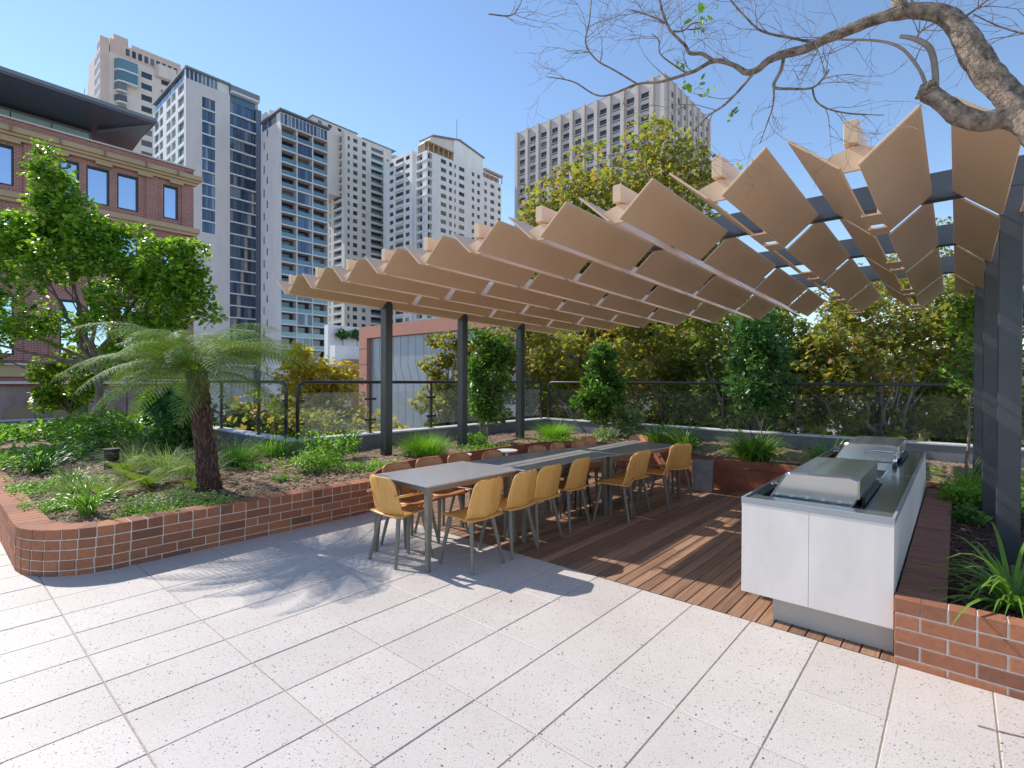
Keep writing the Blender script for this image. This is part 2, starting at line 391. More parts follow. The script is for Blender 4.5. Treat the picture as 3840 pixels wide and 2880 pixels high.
# ================================================================== BRICK PLANTER WALLS
def path_len(P):
    L = [0]
    for a, b in zip(P, P[1:]): L.append(L[-1]+math.hypot(b[0]-a[0], b[1]-a[1]))
    return L
def path_at(P, L, s):
    s = max(0, min(L[-1]-1e-6, s))
    for i in range(len(P)-1):
        if s <= L[i+1]:
            t = (s-L[i])/(L[i+1]-L[i]); a, b = P[i], P[i+1]
            d = ((b[0]-a[0])/(L[i+1]-L[i]), (b[1]-a[1])/(L[i+1]-L[i]))
            return (a[0]+(b[0]-a[0])*t, a[1]+(b[1]-a[1])*t), d
LW = [(-3.60,.03),(-3.60,-2.55)]
LW = [(-3.60,.03)]+[(-3.60,-.1*i) for i in range(1,26)]+[(-4.2+.6*math.cos(a), -2.56+.6*math.sin(a)) for a in [-(i/16)*math.pi/2 for i in range(0,17)]]+[(-4.3-.25*i, -3.16) for i in range(0,24)]
LWL = path_len(LW)
left_wall = empty('brick_planter_wall', 'long low brown brick planter wall with a rounded corner at the left', 'wall')
def offs(P, d):
    out = []
    for i, p in enumerate(P):
        a = P[max(i-1,0)]; b = P[min(i+1,len(P)-1)]; l = math.hypot(b[0]-a[0], b[1]-a[1]) or 1
        n = ((b[1]-a[1])/l, -(b[0]-a[0])/l); out.append((p[0]+n[0]*d, p[1]+n[1]*d))
    return out
def ribbon(P, d0, d1, z0, z1):
    A = offs(P, d0); B = offs(P, d1); n = len(P); m = MB()
    vs = [(x,y,z) for x,y in A for z in (z0,z1)]+[(x,y,z) for x,y in B for z in (z0,z1)]
    fs = []
    for i in range(n-1):
        a, b = 2*i, 2*(i+1); c, d = 2*n+2*i, 2*n+2*(i+1)
        fs += [(a,b,b+1,a+1),(c,c+1,d+1,d),(a+1,b+1,d+1,c+1),(a,c,d,b)]
    fs += [(0,1,2*n+1,2*n),(2*n-2,4*n-2,4*n-1,2*n-1)]
    m.quadmesh(vs, fs); return m
# path runs toward -v then -u: outward normal (towards paving) is at negative d with this convention
ribbon(LW, .0055, .222, -.04, .3765).build('mortar', M['mortar'], left_wall)
bm = {}
def brick_at(parent, pos, d, length, z0, z1, depth=.1, inward=1, m=None, rad=None, proud=0.):
    m = m or M['brick']; key = (round(length,2), round(z1-z0,3), round(depth,3), m.name)
    if key not in bm:
        L, H, D = key[0], key[1], key[2]; e = .003
        vs = [(-L/2,D,0),(L/2,D,0),(L/2,D,H),(-L/2,D,H),(-L/2,e,0),(L/2,e,0),(L/2,e,H),(-L/2,e,H),(-L/2+e,0,e),(L/2-e,0,e),(L/2-e,0,H-e),(-L/2+e,0,H-e)]
        fs = [(8,9,10,11),(4,5,9,8),(5,6,10,9),(6,7,11,10),(7,4,8,11),(4,0,1,5),(5,1,2,6),(6,2,3,7),(7,3,0,4),(0,3,2,1)]
        b = MB(); b.quadmesh(vs, fs); bm[key] = b.mesh('brick', m)
    o = obj('brick', bm[key], parent); a = math.atan2(d[1], d[0])
    o.location = (pos[0], pos[1], z0); o.rotation_euler = (0, 0, a+(math.pi if inward < 0 else 0)+random.uniform(-.004,.004)); return o
ZC = [(-.035,.046-.009),(.046,.121),(.1295,.2045),(.213,.288)]
for ci, (z0, z1) in enumerate(ZC):
    s = 0.115*(ci % 2)+random.uniform(0,.02)
    if s > .05: (p, d) = path_at(LW, LWL, s/2); brick_at(left_wall, p, d, s-.008, z0, z1, inward=-1)
    while s < LWL[-1]-.3:
        curve = 2.35 < s < 3.75
        L = .112 if curve else (.23 if random.random() > .06 else .11)
        (p, d) = path_at(LW, LWL, s+L/2); brick_at(left_wall, p, d, L, z0, z1, inward=-1); s += L+.0095
s = 0
while s < LWL[-1]-.3:
    L = .11; (p, d) = path_at(LW, LWL, s+L/2); brick_at(left_wall, p, d, L, .2975, .38, depth=.225, inward=-1); s += L+.0095
# right hand wall
rw = empty('brick_planter_wall', 'low brown brick planter wall in the right foreground beside the stone barbecue bench', 'wall')
MB().box(1.586, 4.4, .0055, .105, -.04, .3765).build('mortar', M['mortar'], rw)
MB().box(1.586, 1.802, .105, 4.1, -.04, .3745).build('mortar', M['mortar'], rw)
for ci, (z0, z1) in enumerate(ZC):
    s = 1.58
    first = [.11,.23,.11,.23][ci] if ci != 2 else .11
    first = {0:.23, 1:.11, 2:.23, 3:.11}[ci]
    L = first
    while s < 4.2:
        brick_at(rw, (s+L/2, 0), (1,0), L, z0, z1, inward=1); s += L+.0095; L = .23
s = 1.70
L0 = .118
brick_at(rw, (1.58+.115/2, 0), (1,0), .115, .2975, .38, depth=.11)
while s < 4.2:
    brick_at(rw, (s+.055, 0), (1,0), .11, .2975, .38, depth=.11); s += .1195
s = .125
while s < 4.05:
    o = obj('brick', None or bm.setdefault('edge', MB().box(-.112,.112,-.038,.038,0,.083).mesh('brick', M['brickred'])), rw)
    o.location = (1.697+random.uniform(-.001,.001), s+.038, .297+random.uniform(-.001,.0015)); s += .0855
# ================================================================== CORTEN PLANTER EDGE
cw = empty('weathered_steel_edge', 'curved rust coloured steel planter edge behind the dining tables', 'planter edge')
P = [Vector((a,b)) for a,b in CORT]; sm = []
for i in range(len(P)-1):
    p0, p1, p2, p3 = P[max(i-1,0)], P[i], P[i+1], P[min(i+2,len(P)-1)]
    for k in range(6):
        t = k/6; sm.append(tuple(.5*((2*p1)+(-p0+p2)*t+(2*p0-5*p1+4*p2-p3)*t*t+(-p0+3*p1-3*p2+p3)*t**3)))
sm.append(tuple(P[-1]))
ribbon(sm, -.012, 0, -.04, .445).build('steel_plate', M['corten'], cw)
ribbon(sm, -.05, -.0121, .433, .445).build('top_lip', M['corten'], cw)
# ================================================================== PARAPETS
par = empty('parapet_wall', 'low charcoal parapet wall with pale capping round the edge of the garden', 'wall')
segs = [((-6.62,.36),(-6.62,7.72),'u'), ((-6.62,7.47),(7,7.47),'v'), ((-15.7,.36),(-6.87,.36),'v'), ((-15.95,-7),(-15.95,.36),'u')]
def wallbox(x0,x1,y0,y1):
    MB().box(x0,x1,y0,y1,-3.5,.575).build('wall_panel', M['render'], par)
def cap(x0,x1,y0,y1):
    MB().box(x0,x1,y0,y1,.5755,.605).build('capping', M['capping'], par, bevel=.004)
wallbox(-6.85,-6.62,.36,7.47); wallbox(-6.85,7.0,7.47,7.7); wallbox(-15.7,-6.851,.36,.59); wallbox(-15.93,-15.7,-7,.59)
for a in np.arange(.34, 7.4, 1.42): cap(-6.88,-6.595,a,min(a+1.417,7.445))
for a in np.arange(-6.88, 7.0, 1.5): cap(a,a+1.497,7.445,7.73)
for a in np.arange(-15.7, -6.9, 1.47): cap(a,min(a+1.467,-6.882),.34,.62)
for a in np.arange(-7, .3, 1.5): cap(-15.96,-15.7,a,min(a+1.497,.6))
# ================================================================== BALUSTRADES
def balustrade(label, axis, c, posts, a0, a1, bend0, bend1, zt=1.585):
    """axis 'u' runs along u at v=c, axis 'v' runs along v at u=c"""
    o = empty('balustrade', label, 'balustrade')
    Q = (lambda a, d, z: (a, c+d, z)) if axis == 'u' else (lambda a, d, z: (c+d, a, z))
    r = .031; rb = .15
    pts = []
    if bend0: pts += [Q(a0,0,.605), Q(a0,0,zt-rb)]+[Q(a0+rb-rb*math.cos(t), 0, zt-rb+rb*math.sin(t)) for t in (R(22),R(45),R(68),R(90))]
    else: pts += [Q(a0,0,zt)]
    if bend1: pts += [Q(a1-rb+rb*math.sin(t), 0, zt-rb+rb*math.cos(t)) for t in (0,R(22),R(45),R(68),R(90))]+[Q(a1,0,.605)]
    else: pts += [Q(a1,0,zt)]
    MB().tube(pts, r, 10).build('top_rail', M['rail'], o, smooth=True)
    allp = []
    for a in posts:
        m = MB()
        (m.box(a-.016,a+.016,c-.026,c+.026,.612,zt-.02) if axis == 'u' else m.box(c-.026,c+.026,a-.016,a+.016,.612,zt-.02))
        m.build('post', M['rail'], o, bevel=.003)
        m = MB(); (m.box(a-.05,a+.05,c-.05,c+.05,.605,.613) if axis == 'u' else m.box(c-.05,c+.05,a-.05,a+.05,.605,.613)); m.build('base_plate', M['rail'], o)
    stops = ([a0] if bend0 else [])+list(posts)+([a1] if bend1 else [])
    if not bend0 and a0 < posts[0]-.3: stops = [a0]+stops
    if not bend1 and a1 > posts[-1]+.3: stops = stops+[a1]
    for p, q in zip(stops, stops[1:]):
        if q-p < .35: continue
        m = MB(); x0, x1 = p+.075, q-.075
        (m.box(x0,x1,c-.006,c+.006,.69,1.40) if axis == 'u' else m.box(c-.006,c+.006,x0,x1,.69,1.40))
        m.build('glass_panel', M['glassclear' if axis == 'u' else 'glass'], o)
        for e, s_ in ((x0,-1),(x1,1)):
            for z in (.86,1.26):
                m = MB(); a_, b_ = sorted((e-s_*.05, e+s_*.058))
                (m.box(a_,b_,c-.014,c+.014,z-.02,z+.02) if axis == 'u' else m.box(c-.014,c+.014,a_,b_,z-.02,z+.02))
                m.build('clamp', M['rail'], o)
    return o
balustrade('glass and pipe balustrade on the far left parapet behind the tree fern', 'u', .47, [-14.3,-12.8,-11.3,-9.8,-8.0], -15.6, -6.92, False, True)
balustrade('glass and pipe balustrade along the middle parapet behind the three left posts', 'v', -6.73, [2.03,3.55,5.04,6.5], .58, 7.42, True, True)
balustrade('glass and pipe balustrade on the right parapet in front of the plane trees', 'u', 7.58, [-4.75,-3.33,-1.94,-.55,.83,2.2,3.6], -6.6, 2.0, True, False)
# ================================================================== PERGOLA
pg = empty('pergola', 'large pergola of folded bronze roof panels carried on charcoal steel posts', 'pergola', 0, 0, 0)
BV = [(1.44,1.58),(3.21,3.35),(4.97,5.11)]
for k, (a, b) in enumerate(BV):
    MB().box(-5.55,-5.40,a,b,.2,3.04).build('post', M['steel'], pg, bevel=.004)
    du = (0,-.03,-.07)[k]
    MB().box(2.068+du,2.194+du,a+.02,b-.03,.2,3.04).build('post', M['steel'], pg, bevel=.004)
    MB().box(-5.62,3.35,a+.02,b-.02,3.0405,3.25).build('beam', M['steel'], pg, bevel=.004)
ZV, DZ, SLP, VF = 2.8652, .2435, .0175, -.173
rows = [(-.173,1.455),(1.555,3.225),(3.325,4.985),(5.085,6.39)]
def sheet(x0, z0, x1, z1, v0, v1, th=.015):
    """sloping plate: (x0,z0)-(x1,z1) profile, from v0 to v1 falling with SLP"""
    L = math.hypot(x1-x0, z1-z0); nx, nz = -(z1-z0)/L*th, (x1-x0)/L*th
    dz = -SLP*(v1-v0); m = MB()
    vs = [(x0,0,z0),(x1,0,z1),(x1+nx,0,z1+nz),(x0+nx,0,z0+nz)]
    vs = vs+[(x,v1-v0,z+dz) for x,_,z in vs]
    fs = [(0,3,2,1),(4,5,6,7),(0,1,5,4),(1,2,6,5),(2,3,7,6),(3,0,4,7)]
    m.quadmesh(vs, [tuple(reversed(f)) for f in fs]); return m.mesh('roof_panel', M['panel'])
for (v0, v1) in rows:
    up = sheet(0,0,.2758,DZ,v0,v1); dn = sheet(0,DZ,.2758,0,v0,v1)
    for n in range(-10, 3):
        a = 1.4138+n*.7677; zz = ZV-SLP*(v0-VF)
        if n > -10:
            o = obj('roof_panel', up, pg, .003); o.location = (a, v0, zz)
        if n < 2:
            o = obj('roof_panel', dn, pg, .003); o.location = (a+.2758+.115, v0, zz)
pl = MB().box(-.062,.062,0,1,0,.012).mesh('valley_plate', M['panel'])
endp = MB(); endp.quadmesh([(-.06,0,0),(.06,0,0),(.155,0,.10),(0,0,.145),(-.155,0,.10),(-.06,.02,0),(.06,.02,0),(.155,.02,.10),(0,.02,.145),(-.155,.02,.10)],
    [(0,1,2,3,4),(9,8,7,6,5)]+[(i,i+5,(i+1)%5+5,(i+1)%5) for i in range(5)]); endm = endp.mesh('end_plate', M['panel'])
blk = MB().box(-.036,.036,0,.46,0,.135).mesh('support_block', M['panel'])
clip = MB().box(-.014,.014,-.02,.02,0,.05).mesh('clip', M['capping'])
for n in range(-9, 3):
    a = 1.4138+n*.7677-.05
    o = obj('end_plate', endm, pg); o.location = (a, -.09, ZV+.004)
    o = obj('support_block', blk, pg, .003); o.location = (a, -.13, ZV+.155)
    for r, (v0, v1) in enumerate(rows):
        L = v1-v0; zz = ZV-SLP*(v0-VF)
        for f0, f1 in (((.62,.80),(.86,1.0)) if -1 <= n < 1 else ()):
            o = obj('valley_plate', pl, pg); o.location = (a, v0+L*f0, zz-SLP*L*f0-.0135); o.scale = (1, L*(f1-f0), 1)
            o = obj('clip', clip, pg); o.location = (a+.045, v0+L*(f0+.03), zz-SLP*L*f0)
# ================================================================== OUTDOOR KITCHEN
ki = empty('barbecue_bench', 'pale stone outdoor kitchen bench with dark top on a recessed plinth', 'bench')
U0, U1, V0, V1, Z0, Z1 = .719, 1.572, .05, 4.03, .172, .788
seam = 1.13
MB().box(U0,seam-.0007,V0,V0+.02,Z0,Z1).build('stone_panel', M['stone'], ki, bevel=.002)
MB().box(seam+.0007,U1,V0,V0+.02,Z0,Z1).build('stone_panel', M['stone'], ki, bevel=.002)
MB().box(U0,U1,V1-.02,V1,Z0,Z1).build('stone_panel', M['stone'], ki, bevel=.002)
for k in range(5):
    a = V0+.0215+k*.7863; b = a+.7833
    MB().box(U0,U0+.02,a,b,Z0,Z1).build('stone_panel', M['stone'], ki, bevel=.002)
    MB().box(U1-.02,U1,a,b,Z0,Z1).build('stone_panel', M['stone'], ki, bevel=.002)
MB().box(U0+.0205,U1-.0205,V0+.0205,V1-.0205,Z0+.001,Z0+.03).build('soffit', M['benchedge'], ki)
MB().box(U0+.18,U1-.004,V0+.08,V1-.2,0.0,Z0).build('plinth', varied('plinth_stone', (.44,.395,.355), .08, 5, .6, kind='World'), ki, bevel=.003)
# bench top made as a frame round the two barbecue recesses
def frame(o, x0,x1,y0,y1,holes,z0,z1,m,name):
    mb = MB(); y = y0
    for (a,b,c,d) in holes:
        mb.box(x0,x1,y,c,z0,z1); mb.box(x0,a,c,d,z0,z1); mb.box(b,x1,c,d,z0,z1); y = d
    mb.box(x0,x1,y,y1,z0,z1); return mb.build(name, m, o)
holes = [(.79,1.40,.25,1.36),(.79,1.44,2.66,3.68)]
frame(ki, U0+.012,U1-.012,V0+.012,V1-.012,holes,.7885,.812,M['benchtop'],'bench_top')
e = MB().box(U0-.003,U1+.003,V0-.004,V0+.0119,.7885,.826).box(U0-.003,U1+.003,V1-.0119,V1+.003,.7885,.826).box(U0-.003,U0+.0119,V0+.012,V1-.012,.7885,.826).box(U1-.0119,U1+.003,V0+.012,V1-.012,.7885,.826)
e.build('top_edge', M['benchedge'], ki)
for (a,b,c,d) in holes: MB().box(a+.001,b-.001,c+.001,d-.001,.70,.745).build('recess_tray', M['black'], ki)
MB().box(1.02,1.38,1.62,2.12,.8125,.8155).build('sink_rim', M['stainless'], ki)
MB().box(1.04,1.36,1.64,2.10,.8156,.8165).build('sink_bowl', M['black'], ki)
t = MB().tube([(1.40,2.38,.812),(1.40,2.38,.93)], .019, 12).tube([(1.40,2.38,.93),(1.40,2.38,.952),(1.36,2.345,.962),(1.28,2.28,.972),(1.19,2.21,.968),(1.185,2.205,.955)], [.0085]*6, 10)
t.tube([(1.40,2.38,.93),(1.42,2.38,.955),(1.47,2.38,.975)], .007, 8)
tp = t.build('tap', M['chrome'], None, smooth=True); tag(site(tp), 'chrome mixer tap with swivel spout on the dark bench top between two hoods', 'tap')
def bbq(v0, v1, label, u0=.85, u1=1.36):
    o = empty('barbecue', label, 'barbecue', 0, 0, 0)
    # hood: profile in u-z swept along v with slightly drawn-in ends
    prof = [(u0-.02,.80),(u0+.075,.975),(u0+.10,.99),(u1-.03,1.0),(u1+.01,.985),(u1+.01,.86),(u1-.035,.80)]
    m = MB(); n = len(prof); st = [(v0,.0),(v0+.05,.0),(v0+.065,.0),(v1-.05,0),(v1,.0)]
    vs = []; 
    ins = [.012,0,0,0,.012]
    for (vv,_), i_ in zip([(v0,0),(v0+.012,0),(v0+.5*(v1-v0),0),(v1-.012,0),(v1,0)], ins):
        vs += [(x+(i_ if x < (u0+u1)/2 else -i_), vv, z-(i_ if z > .9 else 0)) for x,z in prof]
    fs = [tuple(range(n))]+[tuple(4*n+i for i in range(n-1,-1,-1))]
    for k in range(4): fs += [(k*n+i,(k+1)*n+i,(k+1)*n+(i+1)%n,k*n+(i+1)%n) for i in range(n)]
    m.quadmesh(vs, fs); h = m.build('hood', M['stainless'], o)
    MB().box(u0-.03,u1+.02,v0-.02,v1+.02,.775,.7995).build('body', M['stainless'], o, bevel=.004)
    MB().tube([(u0-.035,v0+.12,.87),(u0-.035,v1-.12,.87)], .011, 10).tube([(u0+.02,v0+.16,.87),(u0-.035,v0+.16,.87)], .008, 8).tube([(u0+.02,v1-.16,.87),(u0-.035,v1-.16,.87)], .008, 8).build('handle', M['chrome'], o, smooth=True)
    for k in range(5):
        MB().tube([(u0+.03+k*.095,v0-.004,.822),(u0+.03+k*.095,v0-.016,.822)], .011, 12).build('glint_stud', M['chrome'], o, smooth=False)  # chrome studs added to stand in for bright reflections on the hood end
    MB().box(u1+.0105,u1+.03,v0+.1,v1-.1,.80,.86).build('rear_vent', M['black'], o)
    return o
bbq(.31, 1.30, 'brushed stainless barbecue hood on the near end of the stone bench')
bbq(2.72, 3.60, 'brushed stainless barbecue hood at the far end of the stone bench, beyond the tap', .87, 1.40)
# ================================================================== TABLES
def taper_leg(m, x0, y0, x1, y1, z1, r0, r1, n=4):
    k = len(m.v)
    for (x,y,z,r) in ((x0,y0,0,r0),(x1,y1,z1,r1)):
        for a in range(n):
            t = math.pi/4+a*2*math.pi/n; m.v.append((x+r*math.cos(t), y+r*math.sin(t), z))
    m.f += [tuple(k+i for i in range(n-1,-1,-1)), tuple(k+n+i for i in range(n))]+[(k+i,k+(i+1)%n,k+(i+1)%n+n,k+i+n) for i in range(n)]
def table(label, u, v, w, l, rot, z=.73):
    o = empty('dining_table', label, 'table', u, v, 0, rot, 'dining tables set end to end')
    MB().box(-w/2,w/2,-l/2,l/2,z-.014,z).build('table_top', M['tabletop'], o, bevel=.004, seg=2)
    f = MB().box(-w/2+.03,w/2-.03,-l/2+.03,-l/2+.055,z-.06,z-.0145).box(-w/2+.03,w/2-.03,l/2-.055,l/2-.03,z-.06,z-.0145).box(-w/2+.03,-w/2+.055,-l/2+.0555,l/2-.0555,z-.06,z-.0145).box(w/2-.055,w/2-.03,-l/2+.0555,l/2-.0555,z-.06,z-.0145)
    f.build('under_frame', M['leg'], o)
    for sx in (-1,1):
        for sy in (-1,1):
            m = MB(); taper_leg(m, sx*(w/2-.022), sy*(l/2-.022), sx*(w/2-.05), sy*(l/2-.05), z-.0146, .026, .042)
            m.build('leg', M['leg'], o, bevel=.004)
    return o
table('grey dining table at the near end of the row, in full sun on the paving', -1.915, -.31, .83, 1.145, R(-1.5))
table('grey dining table in the middle of the row, striped by sun', -1.78, 1.03, .83, 1.50, R(-3.5))
table('grey dining table at the far end of the row, beside the rust steel edge', -1.57, 2.57, .80, 1.56, R(-8.5))
# ================================================================== CHAIRS
def shell_meshes():
    # seat: slightly dished sheet; back: leaned, folded along the middle, rounded top corners
    def sheetobj(P, nu, nv, th):
        m = MB(); top = [P(i/nu, j/nv) for j in range(nv+1) for i in range(nu+1)]
        V = [Vector(p) for p in top]; N = []
        for j in range(nv+1):
            for i in range(nu+1):
                a = V[j*(nu+1)+min(i+1,nu)]-V[j*(nu+1)+max(i-1,0)]; b = V[min(j+1,nv)*(nu+1)+i]-V[max(j-1,0)*(nu+1)+i]
                N.append(a.cross(b).normalized())
        bot = [p-n*th for p, n in zip(V, N)]; K = len(V); m.v = [tuple(p) for p in V]+[tuple(p) for p in bot]
        for j in range(nv):
            for i in range(nu):
                a = j*(nu+1)+i; b = a+1; c = b+nu+1; d = a+nu+1; m.f += [(a,b,c,d),(a+K,d+K,c+K,b+K)]
        ed = [i for i in range(nu+1)]+[j*(nu+1)+nu for j in range(1,nv+1)]+[nv*(nu+1)+i for i in range(nu-1,-1,-1)]+[j*(nu+1) for j in range(nv-1,0,-1)]
        for a, b in zip(ed, ed[1:]+ed[:1]): m.f.append((a, a+K, b+K, b))
        return m
    def seat(s, t):
        w = .42*(1-.10*t); x = (s-.5)*w; y = -.20+.40*t
        r = .04; 
        z = .435+.012*(2*s-1)**2+.012*t
        if t > .9: z -= .012*((t-.9)/.1)
        return (x, y, z)
    def back(s, t):
        # t 0 bottom .. 1 top, s across
        w = .415-.055*t; cr = .075; h = .36*t
        if h > .36-cr: w -= 2*(cr-math.sqrt(max(0, cr*cr-(h-(.36-cr))**2)))
        x = (s-.5)*w; fold = abs(2*s-1)
        y = -.195-.085*t**1.1+.05*fold**1.15*(1-.2*t); z = .425+h
        if t < .18: y += .03*(1-t/.18)**2
        return (x, y, z)
    return sheetobj(seat, 8, 8, .011), sheetobj(lambda s,t: back(s, t if t < .75 else .75+.25*math.sin((t-.75)/.25*math.pi/2)), 10, 14, .011)
SEAT, BACK = shell_meshes()
def legmesh(sx, sy):
    m = MB(); taper_leg(m, sx*.195, sy*.205-.01, sx*.13, sy*.13-.005, .425, .0145, .0205, 8); return m
LEGM = [legmesh(sx, sy) for sx in (-1,1) for sy in (-1,1)]
def make_chair(label, arms=False, dark=False):
    c = M['chairdark'] if dark else M['chair']
    o = empty('dining_chair', label, 'chair', group='plywood chairs round the long table')
    SEAT.build('seat', c, o, smooth=True); BACK.build('backrest', c, o, smooth=True)
    for l in LEGM: l.build('leg', M['leg'], o, smooth=False)
    MB().box(-.14,.14,-.155,-.13,.408,.424).box(-.14,.14,.115,.14,.408,.424).box(-.012,.012,-.13,.115,.408,.424).build('under_frame', M['leg'], o)
    if arms:
        for sx in (-1,1):
            MB().tube([(sx*.195,-.235,.62),(sx*.235,-.12,.625),(sx*.24,.05,.63),(sx*.235,.17,.625)], [.011,.013,.015,.012], 8).build('armrest', c, o, smooth=True)
            MB().tube([(sx*.19,.13,.43),(sx*.236,.15,.62)], .010, 8).build('arm_support', M['leg'], o, smooth=True)
    return o
proto = make_chair('orange plywood chair on the deck side of the table, nearest the camera')
site(proto, -1.42, -.475, 0, R(90))
RC = [(-1.43,.03,92,'second from the camera on the deck side'),
      (-1.47,.49,88,'third from the camera on the deck side'),
      (-1.50,1.08,90,'fourth from the camera on the deck side'),
      (-1.20,1.66,108,'pulled out and turned, just beyond the middle table leg'),
      (-1.28,2.12,84,'half hidden behind the pulled out chair on the deck side'),
      (-1.16,2.60,112,'second last on the deck side, its centre crease showing'),
      (-1.17,3.17,62,'last on the deck side, beside the concrete block')]
def put(o, u, v, deg, lab, z=0):
    site(o, u, v, z, R(deg)); o['label'] = lab; o['category'] = 'chair'; return o
for u_, v_, d_, l_ in RC:
    c = copy_tree(proto); put(c, u_, v_, d_, 'orange plywood chair '+l_)
end = make_chair('amber plywood chair with slim armrests at the near end of the row of tables', True)
site(end, -1.985, -.80, 0, R(0))
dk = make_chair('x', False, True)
LC = [(-2.24,-.50,'nearest the camera on the garden side, by the sunny table'),
      (-2.29,-.05,'second from the camera on the garden side'),
      (-2.28,.40,'third from the camera on the garden side'),
      (-2.15,.82,'fourth from the camera on the garden side'),
      (-2.04,1.54,'fifth from the camera on the garden side'),
      (-2.03,2.00,'sixth from the camera on the garden side'),
      (-1.97,2.42,'seventh from the camera on the garden side'),
      (-2.14,2.92,'last on the garden side of the row')]
for i, (u_, v_, l_) in enumerate(LC):
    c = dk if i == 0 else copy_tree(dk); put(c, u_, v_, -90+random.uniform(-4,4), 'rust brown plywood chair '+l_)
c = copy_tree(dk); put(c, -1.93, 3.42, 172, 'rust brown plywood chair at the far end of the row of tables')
# side tables, stool, block
def side_table(label, u, v, r, z):
    o = empty('side_table', label, 'side table', u, v, 0)
    MB().tube([(0,0,z-.02),(0,0,z)], r, 28).build('table_top', M['white'], o, bevel=.003)
    MB().tube([(0,0,.01),(0,0,z-.02)], .022, 10).build('stem', M['white'], o); MB().tube([(0,0,0),(0,0,.012)], r*.6, 24).build('base', M['white'], o)
side_table('round white side table between the rust steel edge and the dining chairs', -3.43, 2.28, .17, .55)
side_table('small round white side table nearer the camera, glimpsed between two chair backs', -3.66, 1.57, .13, .54)
st = empty('stool', 'round timber stool with thin dark legs under the dining tables', 'stool', -1.68, 1.62, 0)
MB().tube([(0,0,.435),(0,0,.46)], .165, 24).build('seat', M['leg'], st, bevel=.004)
for k in range(4):
    a = math.pi/4+k*math.pi/2; MB().tube([(.17*math.cos(a),.17*math.sin(a),0),(.10*math.cos(a),.10*math.sin(a),.435)], .01, 8).build('leg', M['black'], st)
cb = MB().box(-.14,.14,-.14,.14,0,.44).build('concrete_block', M['concrete'], None, bevel=.012, seg=2)
tag(site(cb, -1.02, 3.98, 0, R(15)), 'grey concrete block seat with a pale top beside the last chair', 'block seat')
# ================================================================== LEAF AND PLANT KIT
OVAL = (np.array([(0,0,0),(.26,.32,.05),(.22,.72,.03),(0,1,-.04),(-.22,.72,.03),(-.26,.32,.05)]), np.array([(0,1,2,3),(0,3,4,5)]))
MAPLE = (np.array([(0,0,0),(.30,.08,.03),(.52,.42,.0),(.26,.52,.03),(0,1,-.05),(-.26,.52,.03),(-.52,.42,0),(-.30,.08,.03)]), np.array([(0,1,2,3),(0,3,4,5),(0,5,6,7)]))
def leaves(name, C, size, m, tpl=OVAL, up=.5, out=None, width=1., jitter=.5):
    """C (n,3) leaf base points; random orientation biased upward"""
    C = np.asarray(C, float); n = len(C); T, Fq = tpl
    nrm = rng.normal(size=(n,3))*(1-up)+np.array([0,0,1])*up*1.6
    if out is not None: nrm += out*.7
    nrm /= np.linalg.norm(nrm, axis=1)[:,None]
    a = rng.normal(size=(n,3)); a[:,2] -= .3; y = a-nrm*(a*nrm).sum(1)[:,None]; y /= np.linalg.norm(y, axis=1)[:,None]
    x = np.cross(y, nrm); s = size*(1+jitter*rng.uniform(-1,1,n))
    V = (C[:,None,:]+(x[:,None,:]*T[None,:,0:1]*width+y[:,None,:]*T[None,:,1:2]+nrm[:,None,:]*T[None,:,2:3])*s[:,None,None]).reshape(-1,3)
    F = (Fq[None]+(np.arange(n)*len(T))[:,None,None]).reshape(-1, Fq.shape[1])
    return fast_mesh(name, V, F, m)
def clump_points(centres, radii, per, flat=.8):
    out = []
    for c, r in zip(centres, radii):
        p = rng.normal(size=(per,3)); p /= np.linalg.norm(p, axis=1)[:,None]
        p *= (rng.uniform(.35,1,per)**.6)[:,None]*r; p[:,2] *= flat; out.append(p+np.array(c))
    return np.concatenate(out)
def crown_centres(c, rad, n, shell=.55, lo=-1., squash=1.):
    out = []
    while len(out) < n:
        p = rng.normal(size=3); p /= np.linalg.norm(p)
        p *= rng.uniform(shell, 1)**.5
        if p[2] < lo: continue
        out.append((c[0]+p[0]*rad[0], c[1]+p[1]*rad[1], c[2]+p[2]*rad[2]))
    return out
def wobble(a, b, n=5, amp=.06):
    a, b = Vector(a), Vector(b); L = (b-a).length; out = [a]
    for i in range(1, n):
        t = i/n; out.append(a.lerp(b, t)+Vector((random.uniform(-1,1),random.uniform(-1,1),random.uniform(-.5,.8)))*amp*L)
    return out+[b]
